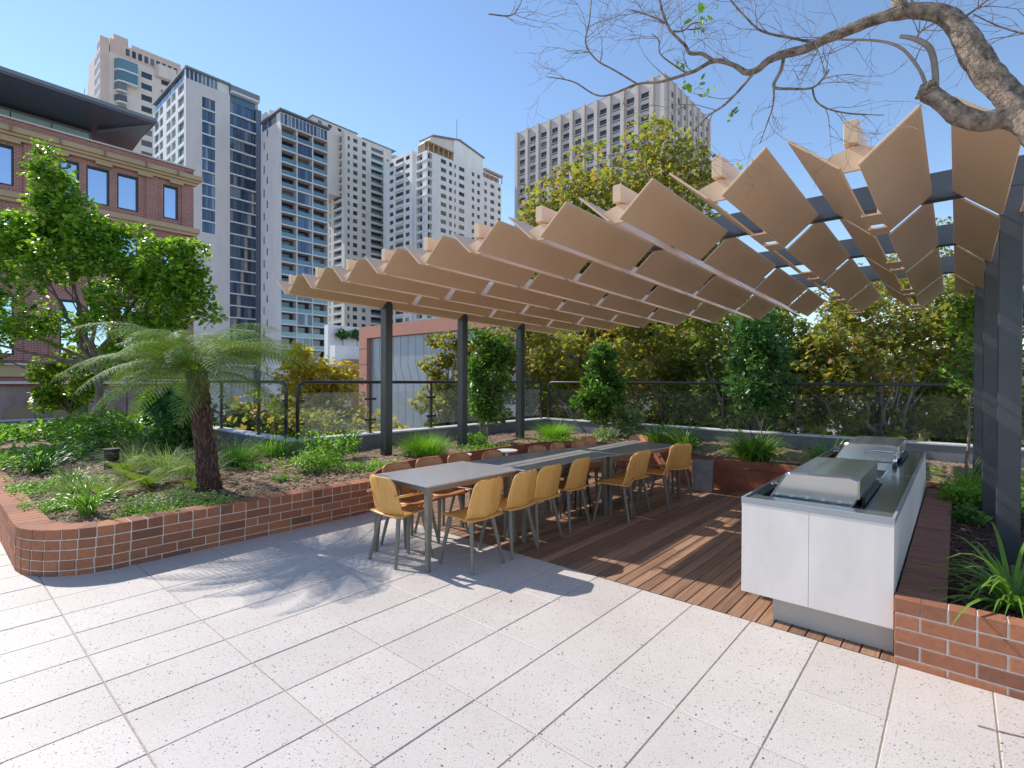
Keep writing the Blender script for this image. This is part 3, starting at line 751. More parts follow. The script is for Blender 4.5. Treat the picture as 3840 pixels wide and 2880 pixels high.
def tree(name, label, base, trunk_top, crown, rad, nclump, per, leafsize, m, bark, r0, group=None, tpl=OVAL, shell=.45, clump_r=.2, lo=-1., extra=None, cat='tree', up=.45, limbs=16):
    o = bpy.data.objects.new(name, None); scene.collection.objects.link(o); o.location = base
    tag(o, label, cat, group); B = np.array(base)
    cc = crown_centres(crown, rad, nclump, shell, lo)
    if extra: cc += [c for e in extra for c in crown_centres(e[0], e[1], e[2], shell)]
    cr = [clump_r*max(rad)*random.uniform(.6,1.25) for _ in cc]
    pts = clump_points(cc, cr, per)
    me = leaves('crown', pts-B, leafsize, m, tpl, up)
    obj('crown', me, o)
    t = MB(); top = Vector(trunk_top)-Vector(base)
    t.tube(wobble((0,0,-.05), top, 6, .02), [r0*1.25]+[r0*(1-.06*i) for i in range(1,7)], 10)
    t.build('trunk', bark, o, smooth=True)
    l = MB(); cen = Vector(crown)-Vector(base)
    for k in range(limbs):
        c = Vector(random.choice(cc))-Vector(base); s = top*random.uniform(.7,1.) if top.length > 0 else top
        mid = s.lerp(c, .5)+Vector((0,0,-.05*(c-s).length))
        l.tube(wobble(s, c, 5, .05), [r0*.5*(1-.17*i) for i in range(6)], 6, False)
        c2 = Vector(min(cc, key=lambda q: (Vector(q)-Vector(base)-c).length+random.uniform(0,rad[0]*.5)))-Vector(base)
        l.tube(wobble(mid, c2, 4, .06), [r0*.22*(1-.2*i) for i in range(5)], 5, False)
    l.build('limbs', bark, o, smooth=True)
    return o
# ------------------------------------------------------------------ plane trees beyond the parapet
PG = 'plane trees beyond the right parapet'
def XW(px, Y): return (px-1106)/1112*Y
planes = [
 ('tall plane tree whose golden green crown rises highest above the pergola', (6.1,21.5), 7.0, (3.0,2.6,5.1), 175, 'planeleaf'),
 ('tall plane tree with a rounded crown left of the highest one', (2.7,20.5), 5.4, (2.2,2.2,5.2), 125, 'planeleaf'),
 ('yellow green plane tree behind the third left pergola post', (.4,18.0), 1.3, (2.3,1.4,2.5), 80, 'planeleaf'),
 ('bright plane tree between the first and second left pergola posts', (-1.75,16.6), 1.35, (1.35,1.1,2.0), 50, 'planeleaf'),
 ('plane tree with orange tints behind the conical young tree', (3.8,16.5), 1.4, (2.7,1.3,2.7), 95, 'planeleaf'),
 ('plane tree in shade behind the middle of the right balustrade', (7.0,15.2), 1.6, (2.8,1.3,2.8), 100, 'planegreen'),
 ('plane tree with brown edged leaves behind the barbecue bench', (10.0,13.8), 1.7, (2.8,1.3,2.8), 105, 'planeleaf'),
 ('plane tree at the right edge beyond the pergola posts', (13.0,12.6), 1.9, (2.8,1.5,3.3), 90, 'planegreen'),
 ('low plane tree crown showing under the middle balustrade rail', (-2.0,19.5), -2.6, (2.6,1.6,2.5), 70, 'planegreen'),
 ('distant plane tree closing the gap under the back edge of the pergola', (8.5,23.5), 2.4, (4.6,2.0,4.2), 120, 'planegreen'),
 ('distant plane tree behind the far right pergola posts', (17.0,21.0), 3.4, (4.8,2.2,4.6), 120, 'planeleaf'),
 ('low plane tree crown below the right balustrade', (5.2,13.2), -1.25, (2.6,.9,1.35), 62, 'planeleaf'),
 ('low plane tree crown beyond the balustrade behind the far hood', (9.3,11.4), -1.2, (2.5,.9,1.4), 60, 'planeleaf'),
 ('low plane tree crown outside the corner of the balustrade', (1.6,16.2), -1.6, (2.2,1.0,1.5), 48, 'planegreen'),
]
for i, (lab, (x,y), cz, rad, n, mk) in enumerate(planes):
    big = i < 2
    tree('plane_tree', lab, (x,y,-9), (x+random.uniform(-.3,.3),y,cz-rad[2]*.45), (x,y,cz), rad, n, 150 if not big else 130, .125 if not big else .18, M[mk], M['paletwig'], .16, PG, MAPLE, .15, .20, limbs=18)
tree('plane_tree', 'low golden plane tree with two pointed tops behind the far left balustrade', (-8.6,22.5,-9), (-8.6,22.5,-2.), (-8.6,22.5,-.7), (1.9,1.5,2.4), 44, 85, .20, M['planegold'], M['paletwig'], .14, None, MAPLE, .3, .3,
     extra=[((-9.15,22.5,1.75),(.75,.7,1.3),16),((-7.75,22.5,1.6),(.7,.7,1.25),14)])
tree('plane_tree', 'yellow green tree seen through the balustrade beneath the tree fern fronds', (-7.3,15.5,-9), (-7.3,15.5,-3.0), (-7.1,15.5,-.7), (2.6,1.5,1.9), 85, 100, .15, M['planeleaf'], M['paletwig'], .14, None, MAPLE, .3, .28)
tree('plane_tree', 'low leafy tree top showing through the glass beside the first left pergola post', (-4.6,17.5,-9), (-4.6,17.5,-3.5), (-4.6,17.5,-1.9), (2.2,1.5,2.2), 50, 80, .18, M['planeleaf'], M['paletwig'], .14, None, MAPLE, .3, .28)
# ------------------------------------------------------------------ garden trees
tree('broadleaf_tree', 'bushy bright green tree with a forked trunk on the left of the garden', (-8.35,10.4,.4), (-8.3,10.4,2.1), (-8.5,10.4,3.25), (2.0,1.5,1.05), 62, 120, .098, M['treegreen'], M['barkgrey'], .088, None, OVAL, .25, .16, -.8,
     extra=[((-9.15,10.3,5.55),(.28,.35,.75),17),((-8.95,10.3,4.7),(.75,.6,.7),26),((-9.9,10.2,4.4),(.8,.6,.55),20),((-8.0,10.2,4.35),(.6,.6,.5),14),((-7.1,10.2,3.75),(.6,.6,.55),16),((-6.55,10.2,3.85),(.42,.5,.6),14),((-10.6,10.2,3.9),(.8,.8,.8),20),((-10.8,10.2,2.9),(.8,.9,1.1),22),((-6.45,10.1,2.95),(.5,.6,.7),14),((-7.4,10.3,2.3),(.7,.7,.5),12)], up=.5, limbs=15)
tree('round_shrub', 'round lime green shrub on a short stem left of the tree trunk', (-9.9,11.5,.4), (-9.9,11.5,1.0), (-10.05,11.5,1.62), (.68,.6,.78), 42, 120, .095, M['shrublite'], M['bark'], .035, None, OVAL, .3, .25, cat='shrub')
tree('dark_shrub', 'dark glossy shrub in the shade behind the tree fern trunk', (-5.2,7.9,.4), (-5.2,7.9,.6), (-5.2,7.9,1.0), (.50,.45,.50), 34, 110, .085, M['shrubdark'], M['bark'], .03, None, OVAL, .2, .28, cat='shrub')
tree('slim_tree', 'slim staked young tree beside the second left pergola post', (-.52,10.7,.33), (-.50,10.7,1.2), (-.48,10.7,1.75), (.40,.34,.98), 42, 85, .10, M['slim'], M['paletwig'], .022, None, OVAL, .2, .28, cat='tree')
tree('slim_tree', 'conical dark green young tree in the corner behind the tables', (2.05,12.2,.33), (2.05,12.2,1.0), (2.08,12.2,1.25), (.55,.45,.70), 44, 100, .10, M['slim'], M['paletwig'], .022, None, OVAL, .25, .28, extra=[((2.08,12.2,2.0),(.28,.25,.6),14)], cat='tree')
tree('slim_tree', 'loose dark leaved young tree in front of the right balustrade', (5.05,10.35,.33), (5.0,10.35,.8), (5.0,10.35,1.75), (.60,.42,.95), 62, 66, .095, M['shrubdark'], M['paletwig'], .016, None, OVAL, .3, .28, extra=[((4.95,10.35,2.75),(.5,.35,.45),14)], cat='tree', limbs=7)
tree('small_shrub', 'small pale green shrub below the conical young tree', (2.60,11.8,.33), (2.6,11.8,.5), (2.62,11.8,.74), (.30,.28,.34), 18, 90, .075, M['silver'], M['bark'], .012, None, OVAL, .2, .35, cat='shrub')
tree('climber', 'bright green leafy climber against the far right pergola post', (6.25,7.05,.33), (6.28,7.05,1.7), (6.30,7.05,2.15), (.19,.16,.85), 20, 60, .075, M['strap'], M['bark'], .02, None, OVAL, .2, .3, cat='plant')
st = MB().tube([(-.58,10.66,.3),(-.58,10.66,1.1)], .016, 8).tube([(-.66,10.7,.3),(-.66,10.7,1.1)], .016, 8).build('tree_stake', M['paletwig'])
tag(st, 'pair of pale timber stakes holding the slim young tree', 'stakes')
# ------------------------------------------------------------------ tree fern
def frond_mesh(L, el0, el1, npair, pin, leaflet, m, droop=.35, seg=22, name='frond'):
    P = []; p = Vector((0,0,0)); 
    for i in range(seg+1):
        t = i/seg; P.append(p.copy()); el = el0+(el1-el0)*t**.9; p = p+Vector((math.cos(el), 0, math.sin(el)))*(L/seg)
    V = []; F = []
    def pt(t):
        x = t*seg; i = min(int(x), seg-1); return P[i].lerp(P[i+1], x-i), (P[i+1]-P[i]).normalized()
    # rachis as a thin three sided strip
    for i in range(seg):
        r0 = .009*(1-i/seg)+.002; r1 = .009*(1-(i+1)/seg)+.002; a, b = P[i], P[i+1]; k = len(V)
        V += [(a.x,-r0,a.z),(a.x,r0,a.z),(b.x,r1,b.z),(b.x,-r1,b.z)]; F.append((k,k+1,k+2,k+3))
    for j in range(npair):
        t = .10+.89*j/npair; base, d = pt(t)
        pl = pin*(math.sin(math.pi*min(1, (t*.93+.05))**.85)**.8); 
        for sd in (-1,1):
            out = Vector((d.x*.42, sd*1., d.z*.42)).normalized(); n = Vector((-d.z, 0, d.x))
            k2 = max(5, int(pl/leaflet)); q = base.copy()
            for s_ in range(k2):
                f = s_/k2; w = leaflet*1.45*(1-f)**.6+.004
                dirp = (out+Vector((0,0,-droop*f*1.6))).normalized(); nx = q+dirp*(pl/k2)
                for sg in (-1,1):
                    lat = (d*sg*.95+dirp*.55+n*random.uniform(-.35,.2)).normalized(); k = len(V)
                    a = q; V += [tuple(a), tuple(a+dirp*(pl/k2)*.8+lat*w*.35), tuple(a+lat*w), tuple(a+lat*w*.45-dirp*.001)]
                    F.append((k,k+1,k+2,k+3))
                q = nx
    return fast_mesh(name, V, F, m)
tf = bpy.data.objects.new('tree_fern', None); scene.collection.objects.link(tf); tf.location = (-3.42,5.8,.36)
tag(tf, 'tree fern with a dark fibrous leaning trunk and a wide umbrella of feathery fronds', 'tree fern')
TPTS = [(0.03,0,-.05),(0,0,.12),(-.03,0,.45),(-.08,0,.85),(-.12,0,1.20),(-.13,0,1.36)]
tm = MB().tube(TPTS, [.135,.118,.102,.098,.104,.10], 20).build('trunk', M['fernbark'], tf, smooth=True)
sb = MB().box(-.010,.006,-.004,.005,-.02,.034).mesh('frond_stub', M['fernstub'])
for k in range(330):
    z = random.uniform(.02,1.32); a = k*2.39996; i = max(j for j in range(len(TPTS)-1) if TPTS[j][2] <= z)
    t = (z-TPTS[i][2])/(TPTS[i+1][2]-TPTS[i][2]); cx = TPTS[i][0]*(1-t)+TPTS[i+1][0]*t; rr = [.135,.118,.102,.098,.104,.10]; r = rr[i]*(1-t)+rr[i+1]*t
    o = obj('frond_stub', sb, tf); o.location = (cx+r*math.cos(a), r*math.sin(a), z); o.rotation_euler = (random.uniform(-.2,.2), .25, a)
FR = [frond_mesh(1.42, R(66), R(-40), 25, .27, .0165, M['fern'], .5), frond_mesh(1.38, R(44), R(-50), 25, .27, .0165, M['fern'], .6), frond_mesh(1.28, R(18), R(-68), 24, .24, .0165, M['fern'], .7), frond_mesh(.95, R(74), R(-26), 20, .22, .015, M['fernnew'], .4)]
for k in range(50):
    kind = 3 if k < 8 else (0 if k < 23 else (1 if k < 39 else 2)); a = k*2.39996+random.uniform(-.25,.25)
    o = obj('frond', FR[kind], tf); o.location = (-.13+.05*math.cos(a), .05*math.sin(a), 1.34-.015*(kind == 2)); s = random.uniform(.80,1.06)
    o.scale = (s,s,s*random.uniform(.9,1.1)); o.rotation_euler = (random.uniform(-.5,.5), random.uniform(-.22,.16), a)
# ------------------------------------------------------------------ clump plants
def blade(L, w, bend, lean, m, name='blade', seg=7):
    V = []; F = []; p = Vector((0,0,0)); el = R(90)-lean
    for i in range(seg+1):
        t = i/seg; ww = w*(1-t**2.2)*(.55+.45*min(1,t*4))+.0008
        V += [(p.x,-ww/2,p.z),(p.x,0,p.z-ww*.22),(p.x,ww/2,p.z)]
        el -= bend/seg*(.4+1.2*t); p = p+Vector((math.cos(el),0,math.sin(el)))*(L/seg)
    for i in range(seg):
        a = 3*i; F += [(a,a+1,a+4,a+3),(a+1,a+2,a+5,a+4)]
    return V, F
def clump(name, label, x, y, z, n, L, w, m, cat='plant', group=None, as_parts=False, lean=(2,38), bend=(40,130), spread=.05, kind=None):
    if as_parts:
        o = bpy.data.objects.new(name, None); scene.collection.objects.link(o); o.location = (x,y,z); tag(o, label, cat, group)
        var = []
        for k in range(9):
            V, F = blade(L*random.uniform(.7,1.1), w*random.uniform(.8,1.2), R(random.uniform(*bend)), R(random.uniform(*lean)), m); var.append(fast_mesh('blade', V, F, m, True))
        for k in range(n):
            a = random.uniform(0,6.283); b = obj('blade', random.choice(var), o); r = random.uniform(0,spread)
            b.location = (r*math.cos(a), r*math.sin(a), -.01); b.rotation_euler = (random.uniform(-.12,.12), random.uniform(-.2,.12), a); s = random.uniform(.55,1.1); b.scale = (s,s,s)
        return o
    VV = []; FF = []
    for k in range(n):
        V, F = blade(L*random.uniform(.45,1.1), w*random.uniform(.7,1.2), R(random.uniform(*bend)), R(random.uniform(*lean)), m, seg=5)
        a = random.uniform(0,6.283); r = random.uniform(0,spread)**1; c, s = math.cos(a), math.sin(a); k0 = len(VV); ox, oy = r*math.cos(a+random.uniform(-1,1)), r*math.sin(a+random.uniform(-1,1))
        VV += [(ox+p[0]*c-p[1]*s, oy+p[0]*s+p[1]*c, p[2]) for p in V]; FF += [tuple(i+k0 for i in f) for f in F]
    o = obj(name, fast_mesh(name, VV, FF, m, True)); o.location = (x,y,z); tag(o, label, cat, group, kind); return o
def gz(x, y): 
    u, v = UVof(x, y); return soil_z(u, v)
def leafy(name, label, x, y, rad, h, n, size, m, cat='plant', kind=None, tpl=OVAL, up=.45, group=None):
    z = gz(x,y); k = max(4, int(n/40)); cc = [(random.gauss(0,rad*.45), random.gauss(0,rad*.45), h*random.uniform(.25,.85)) for _ in range(k)]
    pts = clump_points(cc, [rad*.5]*k, int(n/k), h/rad if h < rad else 1.1)
    pts[:,2] = np.abs(pts[:,2]); me = leaves(name, pts, size, m, tpl, up); o = obj(name, me); o.location = (x,y,z); return tag(o, label, cat, group, kind)
def at(u, v): p = W(u, v); return p[0], p[1]
def C(label, uv, n, L, w, mk, name='strap_leaf_plant', **k):
    x, y = at(*uv); return clump(name, label, x, y, gz(x,y), n, L, w, M[mk], **k)
C('strap leaved plant just inside the rounded corner of the brick wall', (-4.28,-2.66), 80, .54, .020, 'strap', as_parts=True, lean=(2,50), bend=(50,150))
C('large strap leaved plant behind the brick wall in the right foreground', (2.10,.46), 95, .62, .026, 'strap', as_parts=True, lean=(8,58), bend=(70,165))
C('second strap leaved plant cut by the right edge behind the near pergola post', (2.62,.75), 70, .70, .024, 'strap', as_parts=True, lean=(8,58), bend=(70,165))
C('strap leaved clump behind the concrete block, left of the barbecue bench', (-1.72,4.95), 260, .72, .028, 'strap')
C('large strap leaved clump on the bank left of the nearer barbecue hood', (-.55,4.85), 380, .80, .030, 'strap', spread=.16, lean=(2,45))
C('low strap leaved clump between the two barbecue hoods', (.35,5.5), 220, .60, .026, 'strap', spread=.16)
C('strap leaved tuft in shade at the back corner behind the table end', (-2.35,5.3), 220, .66, .026, 'strap')
C('feathery green tuft beside the far end of the bench', (1.95,4.6), 260, .48, .006, 'grass', 'grass_tuft', lean=(2,50), bend=(50,140), spread=.14)
C('arching green tuft below the right balustrade, past the bench', (2.35,5.9), 200, .5, .008, 'grass', 'grass_tuft', lean=(2,50), spread=.15)
C('dense bright green grass mound beside the first left pergola post', (-5.0,1.95), 1500, .46, .006, 'grass', 'grass_mound', lean=(0,48), bend=(20,110), spread=.33)
C('bright green grass mound in the back corner beside the third left post', (-5.05,5.75), 1000, .48, .007, 'grass', 'grass_mound', lean=(0,40), bend=(20,100), spread=.34)
C('thin yellow green tuft standing alone on the straw mulch', (-5.3,-.35), 26, .22, .008, 'strap', 'grass_tuft')
C('strap leaved clump behind the black garden light', (-8.3,-2.4), 90, .50, .022, 'strap')
C('low strap clump at the left edge by the corner of the brick wall', (-6.1,-2.5), 80, .38, .018, 'strap')
C('grassy clump right of the broadleaf tree trunk', (-10.6,-.8), 150, .7, .022, 'strap', spread=.2)
C('tall grassy clump on the slope left of the tree fern trunk', (-6.0,-1.55), 420, .50, .007, 'silver', 'feathery_plant', lean=(2,55), bend=(30,110), spread=.20)
C('feathery dark green plant in front of the tree fern trunk', (-5.25,-1.45), 420, .48, .006, 'silver', 'feathery_plant', lean=(4,60), bend=(30,110), spread=.16)
C('feathery plant in shade behind the tree fern trunk', (-5.9,-.75), 420, .46, .006, 'grass', 'feathery_plant', lean=(4,60), bend=(30,110), spread=.22)
C('soft green grass against the parapet right of the tree fern', (-6.1,-.1), 420, .46, .007, 'grass', 'feathery_plant', lean=(4,50), bend=(30,110), spread=.25)
C('pale feathery plant on the left rise behind the strap leaves', (-7.0,-1.7), 380, .46, .007, 'silver', 'feathery_plant', lean=(4,60), bend=(30,110), spread=.22)
C('dark arching clump at the far left of the bed', (-7.6,-2.6), 150, .5, .018, 'shrubdark', 'strap_leaf_plant', lean=(2,50), spread=.15)
C('arching grass clump at the left bed rise beside the bright cover', (-7.9,-1.2), 260, .5, .012, 'strap', 'strap_leaf_plant', spread=.2)
C('wispy pale plant above the rounded wall corner', (-5.6,-2.55), 260, .34, .006, 'silver', 'feathery_plant', lean=(4,60), bend=(30,110), spread=.18)
C('wispy pale tuft in the dark foliage behind the garden light', (-7.6,-.9), 300, .55, .007, 'silver', 'feathery_plant', lean=(2,50), spread=.2)
# small ferns
SF = [frond_mesh(.42, R(58), R(5), 18, .10, .012, M['fernnew'], .2, 12), frond_mesh(.36, R(40), R(-10), 16, .09, .012, M['fern'], .2, 12)]
def small_fern(label, u, v, n, sc=1.):
    x, y = at(u, v); o = bpy.data.objects.new('small_fern', None); scene.collection.objects.link(o); o.location = (x,y,gz(x,y)); tag(o, label, 'fern')
    for k in range(n):
        f = obj('frond', SF[k%2], o); a = k*2.4; f.rotation_euler = (random.uniform(-.2,.2),0,a); s = sc*random.uniform(.75,1.1); f.scale = (s,s,s)
small_fern('small lime fern in front of the feathery plants, left of the trunk', -5.15,-1.95, 13, 1.1)
small_fern('small fern behind the strap leaved plant in the rounded corner', -4.95,-2.35, 11, .9)
small_fern('little fern just left of the foot of the tree fern', -4.65,-1.65, 9, .7)
small_fern('fern low in the bed between the black light and the feathery plants', -6.3,-1.9, 12, 1.)
# leafy herbs
def Lf(name, label, uv, rad, h, n, size, mk, **k):
    x, y = at(*uv); return leafy(name, label, x, y, rad, h, n, size, M[mk], **k)
Lf('leafy_herb', 'tall leafy herb clump against the parapet left of the first pergola post', (-5.45,.35), .34, .50, 1500, .045, 'cover')
Lf('leafy_herb', 'low leafy herb spilling towards the wall below the tall herbs', (-4.75,-.15), .34, .24, 1300, .04, 'cover')
Lf('leafy_herb', 'reddish stemmed leafy plant beside the first left pergola post', (-5.75,1.05), .22, .52, 500, .045, 'cover')
Lf('leafy_herb', 'green leafy bush under the second and third left posts', (-5.5,3.6), .35, .24, 900, .045, 'cover')
Lf('leafy_herb', 'blue green leafy herb in front of the corner posts', (-3.9,6.1), .3, .26, 700, .05, 'silver')
Lf('leafy_herb', 'leafy mound behind the bench end near the far right post', (1.95,3.5), .20, .16, 700, .045, 'cover')
Lf('leafy_herb', 'dark leafy mound at the foot of the middle right pergola post', (1.95,2.75), .12, .14, 350, .05, 'slim')
Lf('leafy_bush', 'mid green leafy bush behind the black garden light', (-7.2,-1.05), .42, .5, 1700, .05, 'slim', cat='bush')
Lf('leafy_bush', 'broad leafy bush left of the tree trunk', (-9.6,-1.6), .6, .55, 1700, .07, 'strap', cat='bush')
Lf('leafy_bush', 'bright leafy bush right of the tree trunk near the parapet', (-9.9,-.2), .5, .5, 1300, .07, 'cover', cat='bush')
# ground cover patches: nobody could count these
for (lab, uv, rad, h, n, sz, mk) in [
    ('variegated trailing ground cover in front of the tree fern', (-4.25,-1.98), .42, .09, 2600, .026, 'silver'),
    ('green ground cover along the inside of the brick wall', (-3.98,-1.75), .32, .06, 1800, .022, 'cover'),
    ('green ground cover along the wall right of the strap leaved plant', (-4.0,-2.2), .30, .06, 1700, .022, 'cover'),
    ('green ground cover behind the rounded wall corner', (-4.9,-2.8), .40, .07, 2200, .024, 'cover'),
    ('ground cover at the left edge of the bed', (-6.0,-2.8), .6, .08, 2600, .03, 'cover'),
    ('small ground cover patch right of the tree fern', (-4.45,-.75), .16, .06, 600, .022, 'cover'),
    ('bright ground cover patch behind the tree fern trunk', (-5.35,-.75), .24, .08, 900, .024, 'cover'),
    ('ground cover mound close to the parapet corner', (-5.65,-.9), .22, .12, 900, .026, 'slim'),
    ('sparse ground cover between wall end and pergola post', (-4.5,.55), .5, .10, 2400, .03, 'cover'),
    ('sparse ground cover on the mulch by the middle left post', (-5.1,3.2), .7, .08, 1900, .035, 'cover'),
    ('sparse ground cover behind the far tables', (-4.6,5.2), .7, .08, 1500, .035, 'cover'),
    ('grassy lawn like cover at the back left by the pale parapet', (-12.5,-1.2), 1.7, .30, 5200, .10, 'grass'),
    ('low green cover beyond the strap plants at the left', (-8.9,-2.5), .9, .2, 3000, .06, 'cover'),
    ('low cover under the right balustrade', (.9,5.9), .9, .1, 1800, .04, 'cover'),
    ('green ground cover in the right hand bed past the bench', (2.2,3.9), .7, .18, 3000, .04, 'grass')]:
    x, y = at(*uv); k = max(6, int(n/60)); cc = [(random.gauss(0,rad*.5), random.gauss(0,rad*.4), 0) for _ in range(k)]
    pts = clump_points(cc, [rad*.22]*k, int(n/k), .4)
    pts = np.array([p for p in pts if in_bed(*UVof(x+p[0], y+p[1]))])
    pts[:,2] = np.abs(pts[:,2])*0+rng.uniform(0,h,len(pts))+np.array([soil_z(*UVof(x+p[0], y+p[1])) for p in pts])
    pts[:,0] += x; pts[:,1] += y
    tag(obj('ground_cover', leaves('ground_cover', pts, sz, M[mk], OVAL, .55)), lab, None, None, 'stuff')
# black garden light
gl = bpy.data.objects.new('garden_light', None); scene.collection.objects.link(gl); x, y = at(-6.95,-1.95); gl.location = (x,y,gz(x,y)); tag(gl, 'squat black garden light half buried in plants at the left of the bed', 'garden light')
MB().tube([(0,0,0),(0,0,.26)], .085, 14).build('body', M['black'], gl); MB().tube([(0,0,.2605),(0,0,.285)], .10, 16).build('lamp_shade', M['black'], gl); MB().box(-.02,.02,-.085,-.0705,.10,.13).build('lens', M['white'], gl)
# fallen bits on the paving
fl = MB(); fl.quadmesh([(0,0,.002),(.045,-.012,.006),(.075,0,.012),(.045,.02,.003),(.01,.016,.002)], [(0,1,2,3),(0,3,4)])
for (u_, v_, r_, lab) in [(2.035,-.70,.4,'amber fallen leaf on the paving at the bottom right corner'),(-.62,-.86,2.,'tiny dry leaf on the paving beside the chair shadow'),(.18,.35,1.,'tiny dry leaf lying on the sunny front boards of the deck')]:
    o = obj('fallen_leaf', fl.mesh('fallen_leaf', M['dry'])); site(o, u_, v_, .001, r_); s = 1. if r_ < .5 else .45; o.scale = (s*1.2,s*1.2,s); tag(o, lab, 'leaf')
tw = MB().tube([(0,0,.004),(.09,-.012,.006),(.17,-.01,.004)], .003, 5).tube([(.19,-.005,.003),(.32,-.02,.004),(.42,.01,.003)], .0022, 5)
tag(site(tw.build('fallen_twig', M['bark']), 1.93, -.42, .0, .25), 'thin curved fallen twig on the paving in the right foreground', 'twig')
# ------------------------------------------------------------------ overhanging bare tree
LIMBS = {'main': [(2.273, 2.206, 2.656, 0.0566),(2.225, 2.25, 2.791, 0.0545),(2.177, 2.291, 2.917, 0.0534),(2.128, 2.331, 3.036, 0.0511),(2.088, 2.36, 3.152, 0.0495),(2.054, 2.385, 3.267, 0.0422),(1.998, 2.425, 3.356, 0.0373),(1.924, 2.475, 3.403, 0.0323),(1.877, 2.505, 3.418, 0.0292),(1.796, 2.554, 3.418, 0.0262),(1.693, 2.614, 3.405, 0.0244),(1.602, 2.664, 3.389, 0.0223),(1.526, 2.704, 3.365, 0.0214),(1.447, 2.743, 3.365, 0.0205),(1.375, 2.778, 3.354, 0.0181),(1.323, 2.803, 3.318, 0.0157),(1.269, 2.828, 3.319, 0.0145),(1.214, 2.853, 3.373, 0.012),(1.123, 2.892, 3.417, 0.0108),(1.018, 2.937, 3.384, 0.0089),(0.86, 3.002, 3.366, 0.0077),(0.733, 3.052, 3.38, 0.0064),(0.533, 3.126, 3.35, 0.0051),(0.366, 3.186, 3.471, 0.0037),(0.206, 3.241, 3.532, 0.0023)], 'stub': [(1.879, 2.504, 3.417, 0.0303),(1.869, 2.51, 3.479, 0.0281),(1.86, 2.515, 3.564, 0.0281)], 'lower': [(2.273, 2.206, 2.687, 0.0566),(2.226, 2.25, 2.77, 0.0524),(2.179, 2.291, 2.806, 0.0448),(2.13, 2.331, 2.805, 0.0413),(2.071, 2.375, 2.843, 0.0399),(2.03, 2.405, 2.903, 0.0381),(1.994, 2.43, 2.961, 0.0385),(1.966, 2.449, 2.999, 0.0411)], 'white': [(1.979, 2.44, 2.995, 0.0182),(1.988, 2.433, 3.03, 0.0147),(1.982, 2.437, 3.145, 0.0136),(1.963, 2.45, 3.221, 0.0126),(1.917, 2.48, 3.274, 0.0104),(1.874, 2.507, 3.302, 0.0082)], 'thin': [(1.961, 2.452, 3.007, 0.0091),(1.957, 2.455, 3.048, 0.008),(1.934, 2.47, 3.131, 0.0069),(1.879, 2.505, 3.244, 0.007),(1.797, 2.554, 3.311, 0.006),(1.667, 2.629, 3.366, 0.0049),(1.621, 2.654, 3.388, 0.0037)], 'up1': [(1.123, 2.892, 3.417, 0.0108),(1.065, 2.917, 3.473, 0.0102),(1.006, 2.942, 3.493, 0.0096),(0.982, 2.952, 3.542, 0.0089),(0.951, 2.965, 3.585, 0.0083),(0.908, 2.982, 3.644, 0.0076),(0.883, 2.992, 3.706, 0.007),(0.857, 3.002, 3.796, 0.0063),(0.844, 3.007, 3.883, 0.0056)], 'spur': [(0.914, 2.98, 3.642, 0.0056),(0.969, 2.957, 3.63, 0.0048),(1.017, 2.937, 3.658, 0.0041),(1.052, 2.922, 3.652, 0.0027)], 'side': [(0.885, 2.991, 3.694, 0.0056),(0.795, 3.027, 3.765, 0.0049),(0.691, 3.067, 3.828, 0.0029)], 'arc1': [(1.55, 2.691, 3.394, 0.0063),(1.477, 2.728, 3.437, 0.0064),(1.343, 2.793, 3.518, 0.0059),(1.267, 2.828, 3.62, 0.0053),(1.189, 2.863, 3.75, 0.0047)], 'down1': [(1.439, 2.747, 3.363, 0.0102),(1.427, 2.753, 3.288, 0.009),(1.397, 2.768, 3.207, 0.0084),(1.469, 2.733, 3.175, 0.0064),(1.557, 2.689, 3.156, 0.0056),(1.604, 2.664, 3.198, 0.005),(1.622, 2.654, 3.229, 0.0037)], 'down2': [(1.557, 2.689, 3.156, 0.005),(1.572, 2.681, 3.084, 0.0044),(1.624, 2.654, 3.026, 0.0043),(1.714, 2.604, 2.977, 0.0036),(1.825, 2.539, 2.938, 0.0018)], 'down3': [(1.397, 2.768, 3.207, 0.0058),(1.393, 2.771, 3.106, 0.0045),(1.367, 2.783, 3.01, 0.0032),(1.337, 2.798, 2.913, 0.002)], 'down4': [(1.307, 2.81, 3.303, 0.0079),(1.248, 2.838, 3.233, 0.0073),(1.171, 2.873, 3.16, 0.0067),(1.102, 2.902, 3.121, 0.0054),(1.021, 2.937, 3.044, 0.0041)], 'left1': [(0.989, 2.95, 3.384, 0.0055),(0.859, 3.002, 3.519, 0.0042),(0.846, 3.007, 3.605, 0.0035),(0.808, 3.022, 3.657, 0.0021)], 'left2': [(0.733, 3.052, 3.38, 0.0057),(0.6, 3.101, 3.494, 0.0051),(0.505, 3.136, 3.573, 0.0051),(0.442, 3.159, 3.689, 0.0052),(0.462, 3.151, 3.815, 0.0044),(0.475, 3.146, 3.971, 0.0037)], 'knob2': [(1.929, 2.472, 3.275, 0.0058),(1.947, 2.46, 3.301, 0.0046),(1.987, 2.433, 3.316, 0.0034)], 'tl': [(-0.162, 3.36, 4.007, 0.0047),(-0.021, 3.315, 3.965, 0.0046),(0.037, 3.296, 4.013, 0.0031),(0.058, 3.289, 4.069, 0.0023)], 'rt': [(2.06, 2.38, 3.297, 0.0067),(2.099, 2.35, 3.32, 0.0044),(2.131, 2.326, 3.345, 0.0033),(2.155, 2.306, 3.362, 0.0021)], 'rt2': [(2.263, 2.211, 3.108, 0.0052),(2.222, 2.25, 3.144, 0.0042),(2.163, 2.301, 3.21, 0.0032),(2.093, 2.355, 3.302, 0.0022)]}
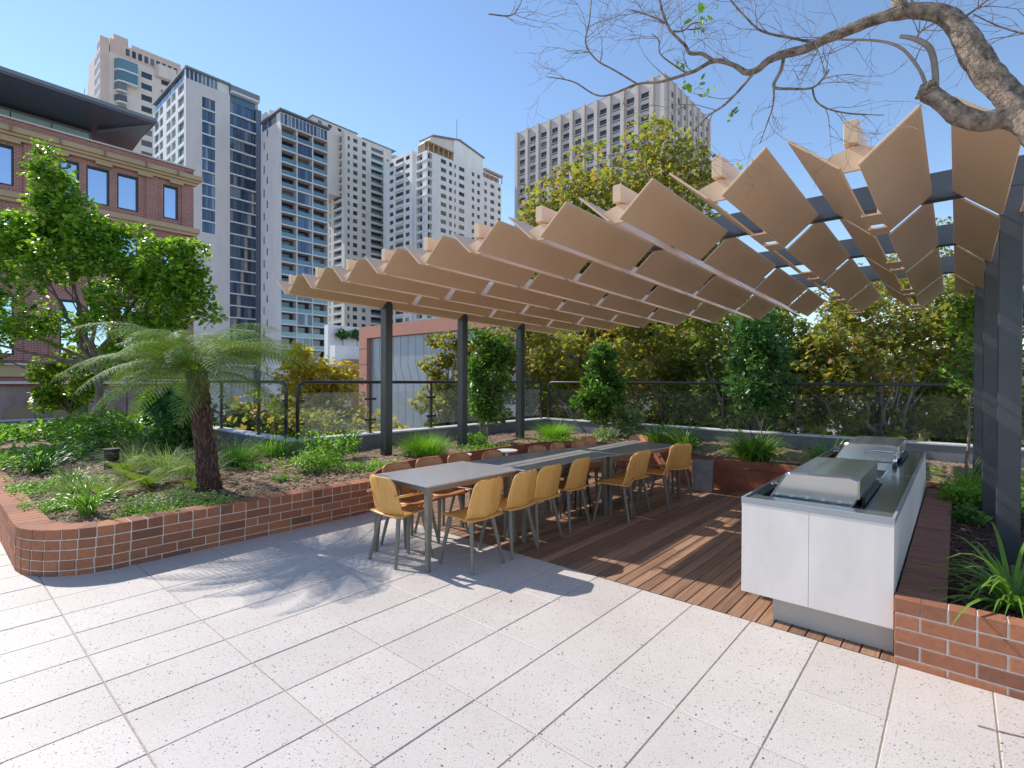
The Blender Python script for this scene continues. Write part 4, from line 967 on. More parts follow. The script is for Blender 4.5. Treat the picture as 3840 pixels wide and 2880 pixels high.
ot = bpy.data.objects.new('bare_tree', None); scene.collection.objects.link(ot); ot.location = (3.50,2.46,.3)
tag(ot, 'bare tree reaching in from the upper right with rough bark and fine twigs', 'tree')
O = Vector(ot.location)
def smooth(L, k=5):
    out = []
    for i in range(len(L)-1):
        p0, p1, p2, p3 = [np.array(L[max(0,min(len(L)-1,j))]) for j in (i-1,i,i+1,i+2)]
        for q in range(k):
            t = q/k; out.append(.5*((2*p1)+(-p0+p2)*t+(2*p0-5*p1+4*p2-p3)*t*t+(-p0+3*p1-3*p2+p3)*t**3))
    out.append(np.array(L[-1])); return out
def rough_tube(mb, L, n, rough):
    S = smooth(L, 14 if rough > .15 else 6); pts = [Vector(p[:3])-O for p in S]; rs = [max(.0012, p[3]) for p in S]; k = len(mb.v)
    mb.tube(pts, rs, n)
    if rough:
        s = 0.; acc = [0.]
        for a_, b_ in zip(pts, pts[1:]): s += (b_-a_).length; acc.append(s)
        for i in range(k, len(mb.v)):
            row = min((i-k)//n, len(pts)-1); ang = 2*math.pi*((i-k)%n)/n; p = Vector(mb.v[i]); c = pts[row]; q = acc[row]
            ridge = abs(mnoise.noise(Vector((math.cos(ang)*2.6, math.sin(ang)*2.6, q*9))))*2.2-.5
            lump = mnoise.noise(Vector((math.cos(ang)*.8, math.sin(ang)*.8, q*7+5)))
            fine = mnoise.noise(Vector((math.cos(ang)*6, math.sin(ang)*6, q*40)))
            mb.v[i] = tuple(c+(p-c)*(1+rough*(ridge*.9+lump*.9+fine*.35)))
main = MB(); ext = {'main':[(3.50,2.46,1.1,.12),(3.30,2.38,1.75,.105),(2.75,2.30,2.35,.08)], 'lower':[(3.30,2.38,1.75,.09),(2.75,2.28,2.52,.07)]}
rough_tube(main, [(3.50,2.46,.25,.15),(3.50,2.46,.7,.13),(3.48,2.45,1.15,.12),(3.30,2.38,1.75,.11)], 40, .16)
main.build('trunk', M['bark'], ot, smooth=True)
for key in ('main','lower','stub'):
    m = MB(); rough_tube(m, ext.get(key, [])+LIMBS[key], 40, .17); m.build('limb', M['bark'], ot, smooth=True)
kn = MB()
for k in range(46):
    c = Vector(LIMBS['lower'][-1][:3])-O; d = Vector((random.gauss(0,1),random.gauss(0,1),random.gauss(0,1))).normalized(); q = c+d*.036
    kn.tube([c+d*.01, q, q+d*random.uniform(.004,.02)], [.018,.013,.004], 6)
kn.build('pruned_knuckle', M['bark'], ot, smooth=True)
for key in LIMBS:
    if key in ('main','lower','stub'): continue
    m = MB(); rough_tube(m, LIMBS[key], 10 if key in ('white',) else 8, .1); m.build('branch', M['paletwig'] if key in ('white','knob2','thin') else M['bark'], ot, smooth=True)
twm = {True: MB(), False: MB()}
def twig(p, d, L, r, depth, mb):
    pts = [p]; q = Vector(p); dd = Vector(d).normalized()
    for i in range(5):
        dd = (dd+Vector((random.uniform(-.35,.35),random.uniform(-.12,.12),random.uniform(-.32,.30)))).normalized(); q = q+dd*L/5; pts.append(q.copy())
    mb.tube(pts, [max(.0007, r*(1-.16*i)) for i in range(6)], 5, False)
    if depth > 0:
        for k in range(random.choice([2,3])):
            i = random.randint(1,5); s = random.choice([-1,1]); d2 = (dd+Vector((s*random.uniform(.3,1.1),random.uniform(-.25,.25),random.uniform(-.9,1.0)))).normalized()
            twig(pts[i], d2, L*random.uniform(.45,.75), r*.6, depth-1, mb)
for key, L in LIMBS.items():
    if key in ('stub','lower','white'): continue
    S = smooth(L, 4); n = {'main':15,'thin':2,'left2':9,'left1':7,'up1':8}.get(key, 5)
    for k in range(n):
        lo = .18 if key == 'main' else .3
        i = int(random.uniform(lo,1)*(len(S)-2)); p = Vector(S[i][:3])-O; t = (Vector(S[i+1][:3])-Vector(S[i][:3])).normalized()
        s = random.choice([-1,1]); up = Vector((-t.z,0,t.x))*s
        d = (t*.8+up*random.uniform(.4,1.1)+Vector((0,random.uniform(-.3,.3),0))).normalized()
        twig(p, d, random.uniform(.14,.36), min(.0026, S[i][3]*.5), 2, twm[random.random() < .4])
twm[True].build('twigs', M['paletwig'], ot); twm[False].build('twigs', M['bark'], ot)
# little remaining leaves
lp = [(1.06,2.92,3.68,.05,26),(.975,2.95,3.44,.02,5),(1.02,2.94,3.30,.03,8),(1.22,2.85,3.12,.02,9),(1.08,2.9,3.26,.02,5)]
pts = np.concatenate([np.array([x,y,z])-np.array(O)+rng.normal(size=(n,3))*r for x,y,z,r,n in lp])
obj('leaves', leaves('leaves', pts, .040, M['strap'], OVAL, .3), ot)
# ================================================================== BUILDINGS
M['brickfar'] = mat('facade_brick', (.25,.09,.07), .85)
t = NT(M['brickfar']); tc = t.n('ShaderNodeTexCoord'); sp = t.n('ShaderNodeSeparateXYZ'); t.l(tc.outputs['Object'], sp.inputs[0])
cb_ = t.n('ShaderNodeCombineXYZ'); t.l(t.math('ADD', sp.outputs[0], sp.outputs[1]), cb_.inputs[0]); t.l(sp.outputs[2], cb_.inputs[1])
bt = t.n('ShaderNodeTexBrick'); t.l(cb_.outputs[0], bt.inputs[0]); bt.inputs['Scale'].default_value = 1; bt.inputs['Brick Width'].default_value = .23; bt.inputs['Row Height'].default_value = .082
bt.inputs['Mortar Size'].default_value = .011; bt.inputs['Color1'].default_value = (.42,.15,.115,1); bt.inputs['Color2'].default_value = (.32,.11,.088,1); bt.inputs['Mortar'].default_value = (.52,.38,.33,1)
nz = t.noise(tc.outputs['Object'], .8, 4); t.base(t.mix(.5, bt.outputs[0], t.ramp(nz.outputs[0], [(.3,(.75,.72,.72)),(.7,(1.15,1.12,1.12))]), 'MULTIPLY')); t.bump(bt.outputs[1], .3, -.01)
def conc(name, col, amp=.07, r=.8): return varied(name, col, amp, .35, r, stretch=(1,1,.4))
M['sandstone'] = conc('sandstone_trim', (.52,.37,.215)); M['dktrim'] = conc('weathered_trim', (.30,.20,.13))
M['soffit'] = varied('dark_soffit', (.12,.145,.20), .1, .6, .5); M['soffit2'] = varied('grey_soffit', (.26,.30,.33), .1, .6, .6)
M['mural'] = varied('faded_wall_panels', (.30,.21,.185), .35, .8, .85)
M['lavgrey'] = conc('tower_grey', (.66,.60,.585)); M['towerwhite'] = conc('tower_white', (.80,.78,.75)); M['beige'] = conc('tower_beige', (.68,.62,.56))
M['pinkstone'] = conc('pink_precast', (.66,.50,.42)); M['pinklight'] = conc('pale_precast', (.72,.62,.56)); M['brownconc'] = conc('brown_precast', (.60,.52,.475))
M['slateret'] = conc('slate_blue_wall', (.13,.16,.215)); M['slab'] = mat('white_slab', (.72,.72,.72), .6); M['roofdark'] = mat('roof_grey', (.22,.23,.25), .7)
def winmat(name, cols, rough=.08, spec=.9, metal=.0):
    m = mat(name, cols[0], rough, metal, spec); t = NT(m); oi = t.n('ShaderNodeObjectInfo')
    c = t.ramp(oi.outputs['Random'], [(i/len(cols), q) for i, q in enumerate(cols)], 'CONSTANT'); t.base(c); return m
M['win'] = winmat('dark_window', [(.02,.026,.036),(.03,.036,.048),(.015,.018,.024),(.06,.065,.07),(.025,.03,.04),(.02,.022,.03),(.16,.155,.15),(.03,.035,.045),(.09,.085,.08)])
M['winblue'] = winmat('blue_window', [(.05,.09,.16),(.07,.12,.20),(.03,.05,.09),(.09,.14,.21),(.045,.075,.13),(.20,.24,.28)], .06, 1., .25)
M['clere'] = winmat('clerestory_glass', [(.35,.52,.56),(.40,.58,.62),(.30,.46,.52)], .2, .6)
M['teal'] = winmat('teal_glass', [(.10,.20,.24),(.14,.25,.29),(.08,.16,.21)], .08, 1., .2)
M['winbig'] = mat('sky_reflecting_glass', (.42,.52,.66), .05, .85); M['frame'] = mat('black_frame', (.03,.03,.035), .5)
def fb(plane, val, a0, a1, z0, z1, d0, d1):
    return (val+d0, val+d1, a0, a1, z0, z1) if plane == 'u' else (a0, a1, val-d1, val-d0, z0, z1)
def wallgrid(mb, plane, val, a0, a1, z0, z1, cols, floors, depth=1.2):
    """solid wall with rectangular openings; cols = list of (c0,c1), floors = list of (zl,zh)"""
    cols = sorted(cols); e = a0
    for c0, c1 in cols+[(a1, a1)]:
        if c0 > e+1e-3: mb.box(*fb(plane, val, e, c0, z0, z1, -depth, 0))
        if c1 > c0:
            zz = z0
            for zl, zh in sorted(floors):
                if zl > zz+1e-3: mb.box(*fb(plane, val, c0, c1, zz, zl, -depth, -.002))
                zz = zh
            if z1 > zz+1e-3: mb.box(*fb(plane, val, c0, c1, zz, z1, -depth, -.002))
        e = c1
def pane(o, plane, val, c0, c1, zl, zh, d, m='win', name='window', th=.06, mull=0):
    x = fb(plane, val, c0, c1, zl, zh, d-th, d); p = piece(name, M[m], o, *x)
    return p
def building(name, label, cat='building'):
    return empty(name, label, cat)
def fl(z0, z1, pitch, h, top):
    out = []; z = top-h
    while z > z0: out.append((z, z+h)); z -= pitch
    return out
ZB = -9.
# ---- red brick building -------------------------------------------------
b = building('brick_building', 'red brick building with cream cornices and dark framed windows at the left edge')
cols = [(-9.6,-8.4),(-7.6,-6.4),(-4.9,-3.7),(-1.85,-.68),(.95,1.72),(2.0,2.95),(3.28,4.22),(5.38,6.12)]
rowsB = [(10.72,12.62),(7.55,9.45),(2.75,5.6)]
m = MB(); wallgrid(m, 'u', -32, -13, 6.9, ZB, 13.85, cols, rowsB, .5)
m.box(-46,-32.5,-13,6.4,ZB,13.8).box(-46,-32,6.4001,6.9,ZB,13.7); m.build('wall', M['brickfar'], b)
for c0, c1 in cols:
    for zl, zh in rowsB:
        w = pane(b, 'u', -32, c0+.05, c1-.05, zl+.05, zh-.05, -.16, 'winbig')
        f = MB(); 
        for q in ((c0,c0+.07,zl,zh),(c1-.07,c1,zl,zh),(c0+.07,c1-.07,zl,zl+.07),(c0+.07,c1-.07,zh-.10,zh)): f.box(*fb('u',-32,q[0],q[1],q[2],q[3],-.20,-.04))
        f.build('window_frame', M['frame'], b)
for c0, c1 in [(-.35,.50),(4.55,5.12),(6.28,6.88),(-3.1,-2.4),(-6.0,-5.3)]:
    MB().box(-31.999,-31.92,c0,c1,10.45,12.85).build('pilaster', M['brickfar'], b)
    MB().box(-31.999,-31.92,c0,c1,2.45,9.9).build('pilaster', M['brickfar'], b)
cz = MB().box(-31.999,-31.78,-13,7.0,12.86,13.02).box(-31.999,-31.66,-13,7.12,13.0201,13.16).box(-31.999,-31.56,-13,7.25,13.1601,13.42); cz.build('cornice', M['sandstone'], b, bevel=.02)
MB().box(-31.999,-31.8,-13,7.05,9.95,10.12).box(-31.999,-31.7,-13,7.15,10.1201,10.40).build('cornice', M['sandstone'], b, bevel=.02)
for v_ in (-6.2,-4.4,-2.6,-.85,.9,2.65,4.45,5.95):
    MB().box(-31.56,-31.5,v_,v_+.08,13.12,13.44).build('cornice_bracket', M['dktrim'], b)
    MB().box(-31.9999,-31.74,v_-.3,v_+.38,12.72,12.859).build('cornice_bracket', M['sandstone'], b)
MB().box(-32.4,-31.9,-13,7.0,13.8501,13.93).build('coping', M['lavgrey'], b)
MB().box(-31.999,-31.5,-13,7.1,2.27,2.42).build('lower_ledge', M['lavgrey'], b)
MB().box(-31.999,-31.75,-13,7.0,1.72,2.2699).build('lower_frieze', M['sandstone'], b)
MB().box(-31.999,-31.5,-13,7.0,1.38,1.50).build('lower_ledge', M['lavgrey'], b)
for k in range(12):
    MB().box(-31.999,-31.88,-13+k*1.67,-11.38+k*1.67,-2.2,1.25).build('wall_panel', M['mural'], b)
for k in range(12):
    rr = MB().tube([(-31.87,-12.2+k*1.67,-.15),(-31.82,-12.2+k*1.67,-.15)], .52, 24); rr.build('roundel', M['dktrim'], b)
for k in range(10): pane(b, 'u', -33.95, -13+k*1.55, -11.5+k*1.55, 13.95, 14.95, 0, 'clere', 'clerestory_pane')
MB().box(-46,-34.1,-13,2.6,13.8001,15.15).build('attic', M['roofdark'], b)
MB().prism([(-29.9,-15),(-30.5,4.62),(-36.5,4.55),(-44,-1),(-44,-15)],15.2,15.28).build('canopy_soffit', M['soffit'], b)
MB().prism([(-29.86,-15),(-30.44,4.70),(-36.5,4.62),(-44.1,-1),(-44.1,-15)],15.281,15.46).build('canopy_roof', M['roofdark'], b)
m = MB(); m.quadmesh([(-33.7,2.75,15.0),(-30.62,4.5,15.17),(-35.6,4.5,14.75),(-33.7,2.75,15.19),(-30.62,4.5,15.19),(-35.6,4.5,15.19)],[(0,2,1),(3,4,5),(0,1,4,3),(1,2,5,4),(2,0,3,5)]); m.build('canopy_wing', M['soffit2'], b)
# ---- tower C: grey slab tower with strip windows ------------------------
b = building('grey_tower', 'pale grey apartment tower with a blue window strip and glazed bay')
P1 = 3.08; tops = [72.9-.35-P1*k for k in range(24)]
strip = [(71.6-P1*(k+1)+.38, 71.6-P1*k) for k in range(11)]
bay = [(72.95-P1*(k+1)+.30, 72.95-P1*k) for k in range(22)]
m = MB(); m.box(-165.8,-141.0,41,56.5,ZB,76.0)
wallgrid(m, 'u', -139.8, 39, 49, ZB, 74.6, [(42.55,45.5)], strip, 1.15); m.build('wall', M['lavgrey'], b)
MB().box(-140.95,-139.8,55.45,56.9,ZB,73.6).build('return_wall', M['slateret'], b)
for zl, zh in strip:
    for k in range(4): pane(b, 'u', -139.8, 42.58+k*.73, 42.58+k*.73+.66, zl, zh, -.25, 'winblue')
for zl, zh in strip: piece('floor_slab', M['slab'], b, *fb('u',-139.8,42.4,45.65,zl-.38,zl-.04,.003,.12))
for zl, zh in bay: piece('floor_slab', M['slab'], b, *fb('u',-139.8,49.003,55.445,zl-.30,zl-.002,-.9,.18))
for zl, zh in bay:
    for k in range(7):
        if (k+int(zl*7)) % 11 == 5: continue
        pane(b, 'u', -139.8, 49.02+k*.918, 49.02+k*.918+.87, zl, zh, -.3 if k < 4 else -.55, 'winblue')
for k in range(8): pane(b, 'u', -139.8, 39.15+k*.9, 39.15+k*.9+.62, 74.75, 76.9, -.2, 'winblue')
MB().box(-141.2,-140.1,39.1,48.9,74.62,77.0).build('penthouse', M['slab'], b)
MB().box(-166,-139.4,38.8,49.0,77.0,77.45).box(-150,-139.2,49.01,56.2,75.6,77.15).build('roof_slab', M['roofdark'], b)
MB().box(-140.3,-138.9,49.05,56.1,75.15,75.6).build('white_fascia', M['slab'], b)
pane(b, 'u', -139.8, 49.1, 55.4, 73.1, 75.1, -.4, 'teal', 'penthouse_glass')
fl_l = [(74.2-P1*(k+1)+.95, 74.2-P1*k) for k in range(14)]
m = MB(); wallgrid(m, 'v', 39, -165.8, -141.0, ZB, 74.4, [(-145.6,-141.2),(-150.6,-147.4),(-154.6,-151.2),(-160.5,-157.6),(-165.0,-161.2)], fl_l, 1.9); m.build('end_wall', M['slab'], b)
for zl, zh in fl_l:
    for j, (c0, c1) in enumerate([(-145.6,-141.2),(-150.6,-147.4),(-154.6,-151.2),(-160.5,-157.6),(-165.0,-161.2)]):
        pane(b, 'v', 39, c0, c1, zl, zh, -1.5 if j in (1,2) else -.4, 'win')
for k in range(9): pane(b, 'v', 39, -166+k*2.8, -163.4+k*2.8, 74.5, 76.9, -.3, 'winblue')
# ---- tower D: balconies --------------------------------------------------
b = building('balcony_tower', 'apartment tower with a grid of recessed balconies and blue glass balustrades')
P2 = 3.03; fD = [(63.5-P2*(k+1)+.32, 63.5-P2*k) for k in range(23)]
cD = [(54.28,58.0),(58.3,62.1),(62.42,66.3)]
m = MB(); m.box(-133.3,-125.0,56.4,66.55,ZB,66.9)
wallgrid(m, 'u', -122.5, 54, 66.6, ZB, 63.8, cD, fD, 2.4); m.build('wall', M['lavgrey'], b)
for zl, zh in fD: piece('floor_slab', M['slab'], b, *fb('u',-122.5,54.02,66.58,zl-.30,zl-.02,.003,.16))
for k, (zl, zh) in enumerate(fD):
    for j, (c0, c1) in enumerate(cD):
        if j == 1 and k % 2 == 1:
            for q in range(4): pane(b, 'u', -122.5, c0+.05+q*.93, c0+.05+q*.93+.88, zl, zh, -.15, 'winblue')
        else:
            pane(b, 'u', -122.5, c0, c1, zl, zh, -1.9, 'win')
            pane(b, 'u', -122.5, c0+.02, c1-.02, zl, zl+1.05, -.05, 'teal', 'balustrade')
for k in range(13): pane(b, 'u', -122.5, 54.2+k*.95, 54.2+k*.95+.7, 63.95, 66.5, -.3, 'winblue')
MB().box(-124.9,-122.9,54.1,66.5,63.81,66.7).build('penthouse', M['slab'], b)
MB().box(-133.5,-122.0,53.6,67.0,66.9,67.25).build('roof_slab', M['roofdark'], b)
MB().box(-133.3,-129,54.2,60,67.26,69.4).build('plant_room', M['slab'], b)
m = MB(); slots = [(-129.9,-129.35),(-131.7,-131.15)]
wallgrid(m, 'v', 54, -133.3, -124.91, ZB, 64.6, slots, [(62.6-5.95*k*.5-1.9*(0), 62.6-5.95*k*.5+.001) for k in range(0)], 2.3)
m.build('end_wall', M['lavgrey'], b)
for k in range(11):
    pane(b, 'v', 54, -129.9, -129.35, 62.6-5.95*k, 64.4-5.95*k, .02, 'win', 'slot_window')
    pane(b, 'v', 54, -131.7, -131.15, 59.8-5.95*k, 61.7-5.95*k, .02, 'win', 'slot_window')
for k in range(6): pane(b, 'v', 54, -133.2+k*1.35, -132.0+k*1.35, 64.7, 66.8, -.2, 'winblue')
# ---- tower E: beige -------------------------------------------------------
b = building('beige_tower', 'beige apartment tower with corner balconies behind the balcony tower')
fE = [(91.9-3.0*k-1.55, 91.9-3.0*k) for k in range(27)]
fEb = [(92.0-3.0*k-2.1, 92.0-3.0*k) for k in range(27)]
m = MB(); m.box(-192,-171.2,101.6,128,ZB,92.5)
wallgrid(m, 'u', -169.3, 99.5, 110.2, ZB, 92.8, [(100.7,101.6),(103.0,104.85),(106.8,108.5)], fE, 1.9)
wallgrid(m, 'u', -169.3, 110.2, 128, ZB, 92.0, [(110.8,116.4),(118.0,122.0)], fEb, 1.89)
wallgrid(m, 'v', 99.5, -192, -171.21, ZB, 92.8, [(-176.9,-171.4),(-179.9,-179.1),(-186,-181)], fEb, 2.0); m.build('wall', M['beige'], b)
for (zl, zh), (yl, yh) in zip(fE, fEb):
    for c0, c1 in [(100.7,101.6),(103.0,104.85),(106.8,108.5)]: pane(b, 'u', -169.3, c0, c1, zl, zh, -.3, 'win')
    for c0, c1 in [(110.8,116.4)]:
        pane(b, 'u', -169.3, c0, c1, yl, yh, -1.5, 'win'); pane(b, 'u', -169.3, c0, c1, yl, yl+.9, -.05, 'teal', 'balustrade')
    for c0, c1 in [(-176.9,-171.4),(-179.9,-179.1)]: pane(b, 'v', 99.5, c0, c1, yl, yh, -1.5, 'win')
    pane(b, 'v', 99.5, -176.9, -171.4, yl, yl+.8, -.05, 'win', 'balustrade')
MB().box(-190,-173,90.5,101.0,70,94.2).box(-188,-172,101.01,122,92.51,94.6).box(-185,-175,90,108,94.61,97.0).build('upper_storeys', M['beige'], b)
MB().box(-186,-174.6,89.6,108.4,97.0,97.3).box(-188.6,-171.6,108.5,124,94.6,94.9).build('roof_slab', M['roofdark'], b)
for k in range(4): pane(b, 'u', -175, 92+k*4, 93.5+k*4, 94.8, 96.3, .03, 'win')
# ---- tower F: white with gable -------------------------------------------
b = building('white_tower', 'white apartment tower with a shallow gable and timber coloured loggias at the top')
fF = [(82.8-3.08*k-1.45, 82.8-3.08*k) for k in range(25)]
fFb = [(82.9-3.08*k-2.25, 82.9-3.08*k) for k in range(25)]
m = MB(); wallgrid(m, 'v', 112.6, -163.9, -146.5, ZB, 84.0, [(-160,-157.6),(-150.3,-148.0)], fF, 2.3)
m.build('wall', M['towerwhite'], b)
m = MB(); m.box(-163.9,-147.2,115.0,140,ZB,82.5); m.box(-147.1,-143.2,113.2,140,ZB,82); m.build('core', M['towerwhite'], b)
for c0, c1, ff in [(-160,-157.6,fF),(-150.3,-148.0,fF)]:
    for zl, zh in ff: pane(b, 'v', 112.6, c0, c1, zl, zh, -.3, 'win')
for zl, zh in fFb:   # balcony bays stand in front of the wall as deep trays
    pane(b, 'v', 112.6, -156.1, -151.5, zl, zh, .02, 'win', 'balcony_opening'); pane(b, 'v', 112.6, -156.2, -151.4, zl-.35, zl+.65, .5, 'slab', 'balcony_parapet', .45)
fG = [(80.2-3.06*k-1.5, 80.2-3.06*k) for k in range(25)]; fGb = [(80.5-3.06*k-2.35, 80.5-3.06*k) for k in range(25)]
m = MB(); wallgrid(m, 'v', 111.5, -142.9, -139.3, ZB, 81.0, [(-142.7,-139.5)], fGb, 2.3)
wallgrid(m, 'u', -137.0, 111.5, 115.2, ZB, 81.0, [(111.9,113.8)], fGb, 2.2)
wallgrid(m, 'u', -137.0, 115.2, 139.2, ZB, 81.2, [(117.8,120.4),(121.7,123.2),(124.3,125.1),(126.6,129.4),(133.2,134.6),(136.1,137.6)], fG, 2.2)
wallgrid(m, 'u', -137.6, 139.21, 150.4, ZB, 80.6, [(140.6,142.1),(144.0,146.3),(148.4,150.0)], [(a-1.2,b_-1.2) for a, b_ in fG], 2.2)
m.box(-150,-139.4,139.3,150.3,ZB,80.5).box(-143.1,-139.4,113.9,139.2,ZB,81); m.build('wall', M['towerwhite'], b)
for (zl, zh), (yl, yh) in zip(fG, fGb):
    for c0, c1 in [(117.8,120.4),(121.7,123.2),(124.3,125.1),(126.6,129.4),(133.2,134.6),(136.1,137.6)]: pane(b, 'u', -137.0, c0, c1, zl, zh, -.3, 'win')
    for c0, c1 in [(140.6,142.1),(144.0,146.3),(148.4,150.0)]: pane(b, 'u', -137.6, c0, c1, zl-1.2, zh-1.2, -.3, 'win')
    pane(b, 'u', -137.0, 111.9, 113.8, yl, yh, -1.5, 'win'); pane(b, 'v', 111.5, -142.7, -139.5, yl, yh, -1.9, 'win')
for yl, yh in fGb:
    MB().box(-142.9,-136.85,111.3,111.499,yl-.45,yl+.15).box(-136.999,-136.8,111.5,114.2,yl-.45,yl+.15).build('balcony_slab', M['slab'], b)
g_ = MB(); g_.quadmesh([(-137.0,123.9,81.21),(-137.0,139.2,81.21),(-137.0,139.2,87.2),(-137.0,126.5,89.4),(-137.0,123.9,89.1),(-139.2,123.9,81.21),(-139.2,139.2,81.21),(-139.2,139.2,87.2),(-139.2,126.5,89.4),(-139.2,123.9,89.1)],
    [(0,1,2,3,4),(9,8,7,6,5)]+[(i,i+5,(i+1)%5+5,(i+1)%5) for i in range(5)]); g_.build('gable', M['towerwhite'], b)
g_ = MB(); g_.quadmesh([(-137.3,112.2,84.3),(-137.3,123.89,84.3),(-137.3,123.89,89.1),(-137.3,114.0,86.6),(-143,112.2,84.3),(-143,123.89,84.3),(-143,123.89,89.1),(-143,114.0,86.6)],
    [(0,1,2,3),(7,6,5,4)]+[(i,i+4,(i+1)%4+4,(i+1)%4) for i in range(4)]); g_.build('gable', M['beige'], b)
g_ = MB()
for a, c in (((113.6,86.5),(126.5,89.45)),((126.5,89.45),(139.6,87.15))):
    g_.quadmesh([(-136.4,a[0],a[1]),(-136.4,c[0],c[1]),(-144,c[0],c[1]),(-144,a[0],a[1]),(-136.4,a[0],a[1]+.45),(-136.4,c[0],c[1]+.45),(-144,c[0],c[1]+.45),(-144,a[0],a[1]+.45)],[(0,3,2,1),(4,5,6,7),(0,1,5,4),(1,2,6,5),(2,3,7,6),(3,0,4,7)])
g_.build('roof_slab', M['roofdark'], b)
MB().box(-138.6,-136.7,111.6,123.9,84.0,84.35).build('loggia_roof', M['sandstone'], b); MB().box(-138.4,-136.8,140.2,150.6,83.2,83.9).build('loggia_roof', M['sandstone'], b)
for k in range(6): piece('loggia_column', M['sandstone'], b, -137.2,-136.9,112+k*2.3,112.3+k*2.3,81.01,84.0)
for k in range(5): piece('loggia_column', M['sandstone'], b, -137.3,-137.0,140.4+k*2.4,140.7+k*2.4,80.61,83.2)
MB().box(-142.5,-138.7,112,123.8,81.02,84.0).box(-148,-138.8,140.4,150.2,80.62,83.1).build('loggia_back', M['dktrim'], b)
MB().tube([(-143,131,88),(-143,131,101)], .12, 6).build('mast', M['roofdark'], b)
# ---- tower G: brown precast fins -----------------------------------------
b = building('finned_tower', 'brown precast concrete tower with vertical fins and a saw tooth crown')
fins = [-111.6,-107.1,-102.6,-98.1,-93.7,-89.3,-84.9,-80.5,-76.1,-71.6,-67.1,-62.6,-59.4]
fw = MB()
for f in fins: MB().box(f-.55,f+.55,129.0,129.6,ZB,85.7).build('fin', M['brownconc'], b)
for k in range(8): MB().box(-58.899,-58.3,131.2+k*4.3,132.4+k*4.3,ZB,85.2).build('fin', M['brownconc'], b)
fH = [(82.35-3.2*k-1.5, 82.35-3.2*k) for k in range(26)]
m = MB(); m.box(-111,-61.2,131.3,163,ZB,83.0)
colsG = [(a+1.0, a+3.45) for a in fins[:-2]]
wallgrid(m, 'v', 129.7, -111.5, -60.9, ZB, 85.2, colsG, fH, 1.5); m.box(-60.89,-58.9,129.7,163,ZB,85.0)
m.build('wall', M['brownconc'], b)
for zl, zh in fH:
    for c0, c1 in colsG: pane(b, 'v', 129.7, c0, c1, zl, zh, -.5, 'win')
for zl, zh in fH[:12]:
    for c0, c1 in colsG: piece('sill', M['frame'], b, *fb('v',129.7,c0,c1,zl-.55,zl-.35,.001,.10))
MB().box(-111.4,-59,129.8,163,85.21,85.5).build('roof_slab', M['roofdark'], b)
for zl, zh in fH[:14]:
    for k in range(7): pane(b, 'u', -58.9, 133+k*4.3, 135+k*4.3, zl, zh, .03, 'win')
# ---- tower B: pink tower --------------------------------------------------
b = building('pink_tower', 'pink and beige stepped tower with rounded glass bays, tallest at the upper left')
fB = [(107.0-4.0*k*.97-2.0, 107.0-4.0*k*.97) for k in range(12)]
m = MB(); wallgrid(m, 'u', -209.9, 37.9, 62, 40, 109.3, [(46.7,49.8),(52.5,55.5)], fB, 1.6)
m.box(-222,-211.5,39,66,40,112.2); m.build('wall', M['pinklight'], b)
MB().box(-221,-210.3,38.2,41.0,109.31,114.2).box(-221,-210.6,41.01,60,109.31,113.6).box(-219,-212,39.5,43.5,114.21,117.0).box(-220,-211.6,44.5,59,113.61,115.4).build('crown', M['pinkstone'], b)
MB().box(-214.5,-209.9,35.5,37.89,40,113.6).box(-224.6,-218,36.5,39,40,112.5).box(-237,-224.7,37.2,50,40,114.8).box(-242,-237.1,37.8,50,40,111.8).box(-248,-242.1,38.4,50,40,108.6).build('stepped_wing', M['pinkstone'], b)
for k in range(16):
    z = 112.0-3.4*k
    for c0, c1 in ((-213.8,-212.6),(-211.8,-210.6)): pane(b, 'v', 35.5, c0, c1, z-1.9, z, .03, 'win')
    pane(b, 'v', 36.5, -223.4, -220.0, z-1.9-1, z-1, .03, 'win')
    for c0, c1 in ((-240.8,-239.6),(-246.4,-245.0)): pane(b, 'v', 37.8, c0, c1, z-3.6, z-2, .35 if c0 < -243 else .03, 'win')
for k in range(9):
    pane(b, 'u', -210.6, 42.5+k*1.75, 43.6+k*1.75, 110.6, 112.9, .04, 'win', 'sign_letter_gap')
for zl, zh in fB:
    for c0, c1 in [(46.7,49.8),(52.5,55.5)]: pane(b, 'u', -209.9, c0, c1, zl, zh, -.3, 'winblue' if zl > 100 else 'win')
for k, (zt, hh, mk) in enumerate([(107.6,3.4,'teal'),(103.8,3.4,'teal'),(99.6,2.2,'win'),(95.8,2.2,'win'),(92,2.2,'win'),(88.2,2.2,'win')]):
    pts = [(-209.85,39.2),(-208.2,39.9),(-207.7,41.3),(-207.7,45.2),(-209.85,45.3)] if k < 2 else [(-209.85,39.2),(-208.2,39.9),(-207.9,41.3),(-208.0,42.3),(-209.85,42.6)]
    MB().prism(pts, zt-hh, zt).build('bay_window', M[mk], b); MB().prism([(p[0]+.25 if p[0] > -209 else p[0], p[1]) for p in pts], zt-hh-.5, zt-hh-.01).build('bay_slab', M['slab'], b)
m = MB(); m.prism([(-209.89,50.6),(-207.8,51.2),(-207.8,56.6),(-209.89,57)], 106.6, 110.8); m.build('balcony_box', M['pinklight'], b)
